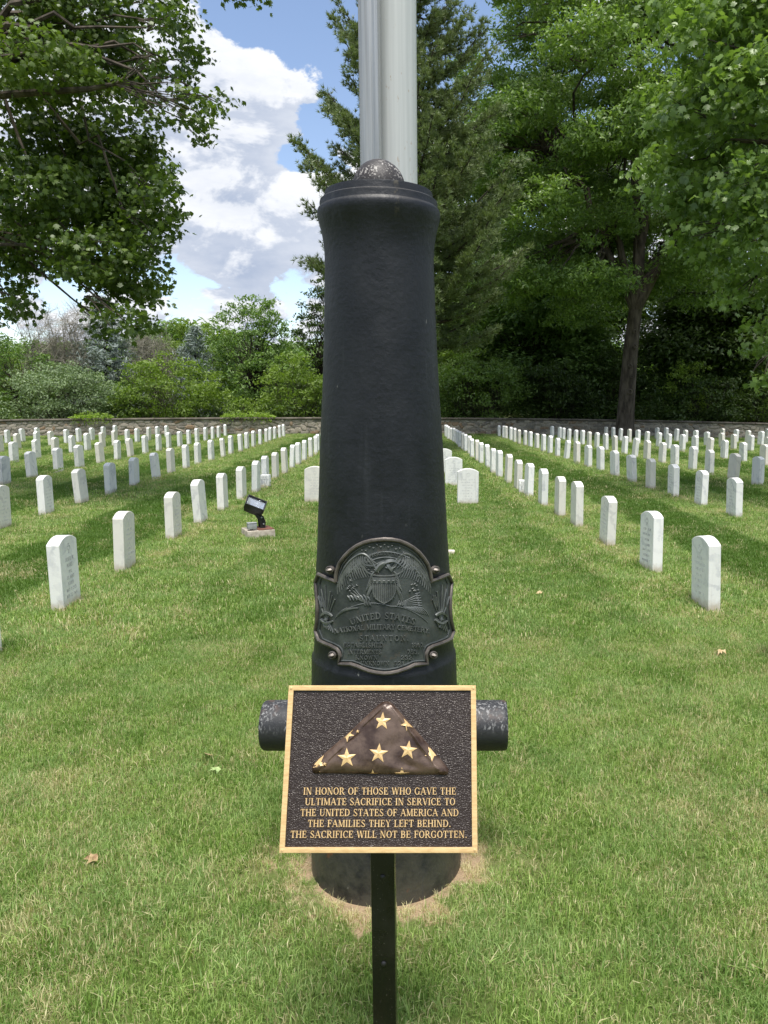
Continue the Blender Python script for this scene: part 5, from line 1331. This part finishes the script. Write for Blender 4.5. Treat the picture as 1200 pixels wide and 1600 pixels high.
# vines creeping over the coping
def vine(x0, x1, n, label, seed):
    g = np.random.default_rng(seed); a = at(x0, 652, WALL_Y)[0]; b = at(x1, 652, WALL_Y)[0]
    X = g.uniform(a, b, n); t = (X - a) / (b - a); hh = np.sin(np.pi * np.clip(t, 0, 1)) ** .5
    P = np.stack([X, WALL_Y + .02 + g.normal(0, .22, n), np.array([gz(x, WALL_Y) for x in X]) + WH + .14 + np.abs(g.normal(0, .13, n)) * hh], 1)
    k = g.random(n) < .12; P[k, 1] = WALL_Y - .12 - g.random(k.sum()) * .04; P[k, 2] -= g.uniform(.05, .35, k.sum())
    me = leaves_mesh('vine', P, .13, OVAL, LM_VINE, g, up=.6)
    o = link('vine', me); o['label'] = label; o['category'] = 'vine'; o['kind'] = 'thing'
vine(112, 175, 650, 'light green vine creeping over the coping below the silvery shrub', 5)
vine(345, 430, 700, 'light green vine creeping over the coping left of the cannon', 6)
# far woods: one mass along the horizon
g_ = np.random.default_rng(9); C = []
for k in range(260):
    a = g_.uniform(-1.25, 1.25); d = g_.uniform(95, 125); h = g_.uniform(3, 10.5); C.append(((math.sin(a) * d, math.cos(a) * d, h * g_.uniform(.3, 1)), g_.uniform(3, 5.5), 3, g_.uniform(2.0, 3.6)))
for k in range(150):
    a = g_.uniform(math.pi - 1.9, math.pi + 1.9); d = g_.uniform(45, 70); C.append(((math.sin(a) * d, math.cos(a) * d, g_.uniform(1, 9)), g_.uniform(3, 5), 3, g_.uniform(2, 3.5)))
P, U = clump_points(C, .55, g_, .8, 14)
wd_ = link('far_woods', leaves_mesh('far_woods', P, .95, OVAL, LM_MID, g_, out=U)); wd_['kind'] = 'stuff'; wd_['label'] = 'far green woods closing the horizon'; wd_['category'] = 'woods'

# dark undergrowth behind the wall on the right and under the left shrubs
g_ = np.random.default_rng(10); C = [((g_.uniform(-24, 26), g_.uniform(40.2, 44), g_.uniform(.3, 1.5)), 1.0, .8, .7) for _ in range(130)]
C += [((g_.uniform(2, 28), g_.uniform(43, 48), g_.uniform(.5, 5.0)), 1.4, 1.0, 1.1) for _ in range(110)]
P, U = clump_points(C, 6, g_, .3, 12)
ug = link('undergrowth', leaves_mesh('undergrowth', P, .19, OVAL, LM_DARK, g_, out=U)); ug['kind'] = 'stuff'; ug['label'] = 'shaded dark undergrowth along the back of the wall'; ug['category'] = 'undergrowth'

# ------------------------------------------------------------------ small fallen things
LEAFD = m_simple('dry_leaf', (0.42, 0.28, 0.13), (0.58, 0.45, 0.26), 60, .7)
LEAFB = m_simple('brown_leaf', (0.22, 0.13, 0.06), (0.42, 0.30, 0.16), 60, .8)
LEAFG = m_simple('pale_green_leaf', (0.28, 0.40, 0.14), (0.42, 0.52, 0.22), 60, .6)
def fallen(x, y, s, m_, lab, rz, z=.030):
    tv, tf = MAPLE; g = random.Random(int(x * 100)); vs = [(a * s, b * s, c * s * 2.2 + g.uniform(-.08, .12) * s) for a, b, c in tv]
    mb = MB(); mb.add(vs, [tuple(f) for f in tf]); o = mb.build('fallen_leaf', m_); o.location = (x, y, gz(x, y) + z); o.rotation_euler = (R(g.uniform(-20, 20)), R(g.uniform(-20, 20)), rz)
    o['label'] = lab; o['category'] = 'leaf'; o['group'] = 'leaves fallen on the lawn'
fallen(-.86, 3.34, .06, LEAFD, 'dry curled leaf in the grass left of the sign', .4)
fallen(-.79, 3.20, .05, LEAFG, 'pale green leaf lying just in front of the dry leaf left of the sign', 2.0)
fallen(-1.07, 2.56, .05, LEAFB, 'large crumpled brown leaf in the grass at the lower left', 1.2)
fallen(1.19, 6.2, .065, LEAFD, 'tan fallen leaf on the grass well right of the bronze plate', .2)
fallen(.39, 6.6, .06, LEAFG, 'pale green leaf on the grass close to the right side of the plate', 1.0)
fallen(2.06, 4.6, .07, LEAFD, 'brown fallen leaf on the grass near the right edge', 2.2)
fallen(-3.55, 8.6, .12, LEAFG, 'pale leaf lying between the two nearest headstone rows on the left', .9)
fallen(-5.6, 15.5, .2, LEAFD, 'tan leaf clump on the grass among the left headstones', .9)
fallen(-3.1, 24.0, .22, BLACKM, 'small dark scrap on the grass between the left rows', .3)
fallen(.075, 2.27, .03, LEAFD, 'tiny dry leaf stuck on the cannon below the bronze plate', .3, z=.66)
print('pine tufts', npine, 'tris', sum(len(o.data.polygons) for o in bpy.data.objects if o.type == 'MESH'))
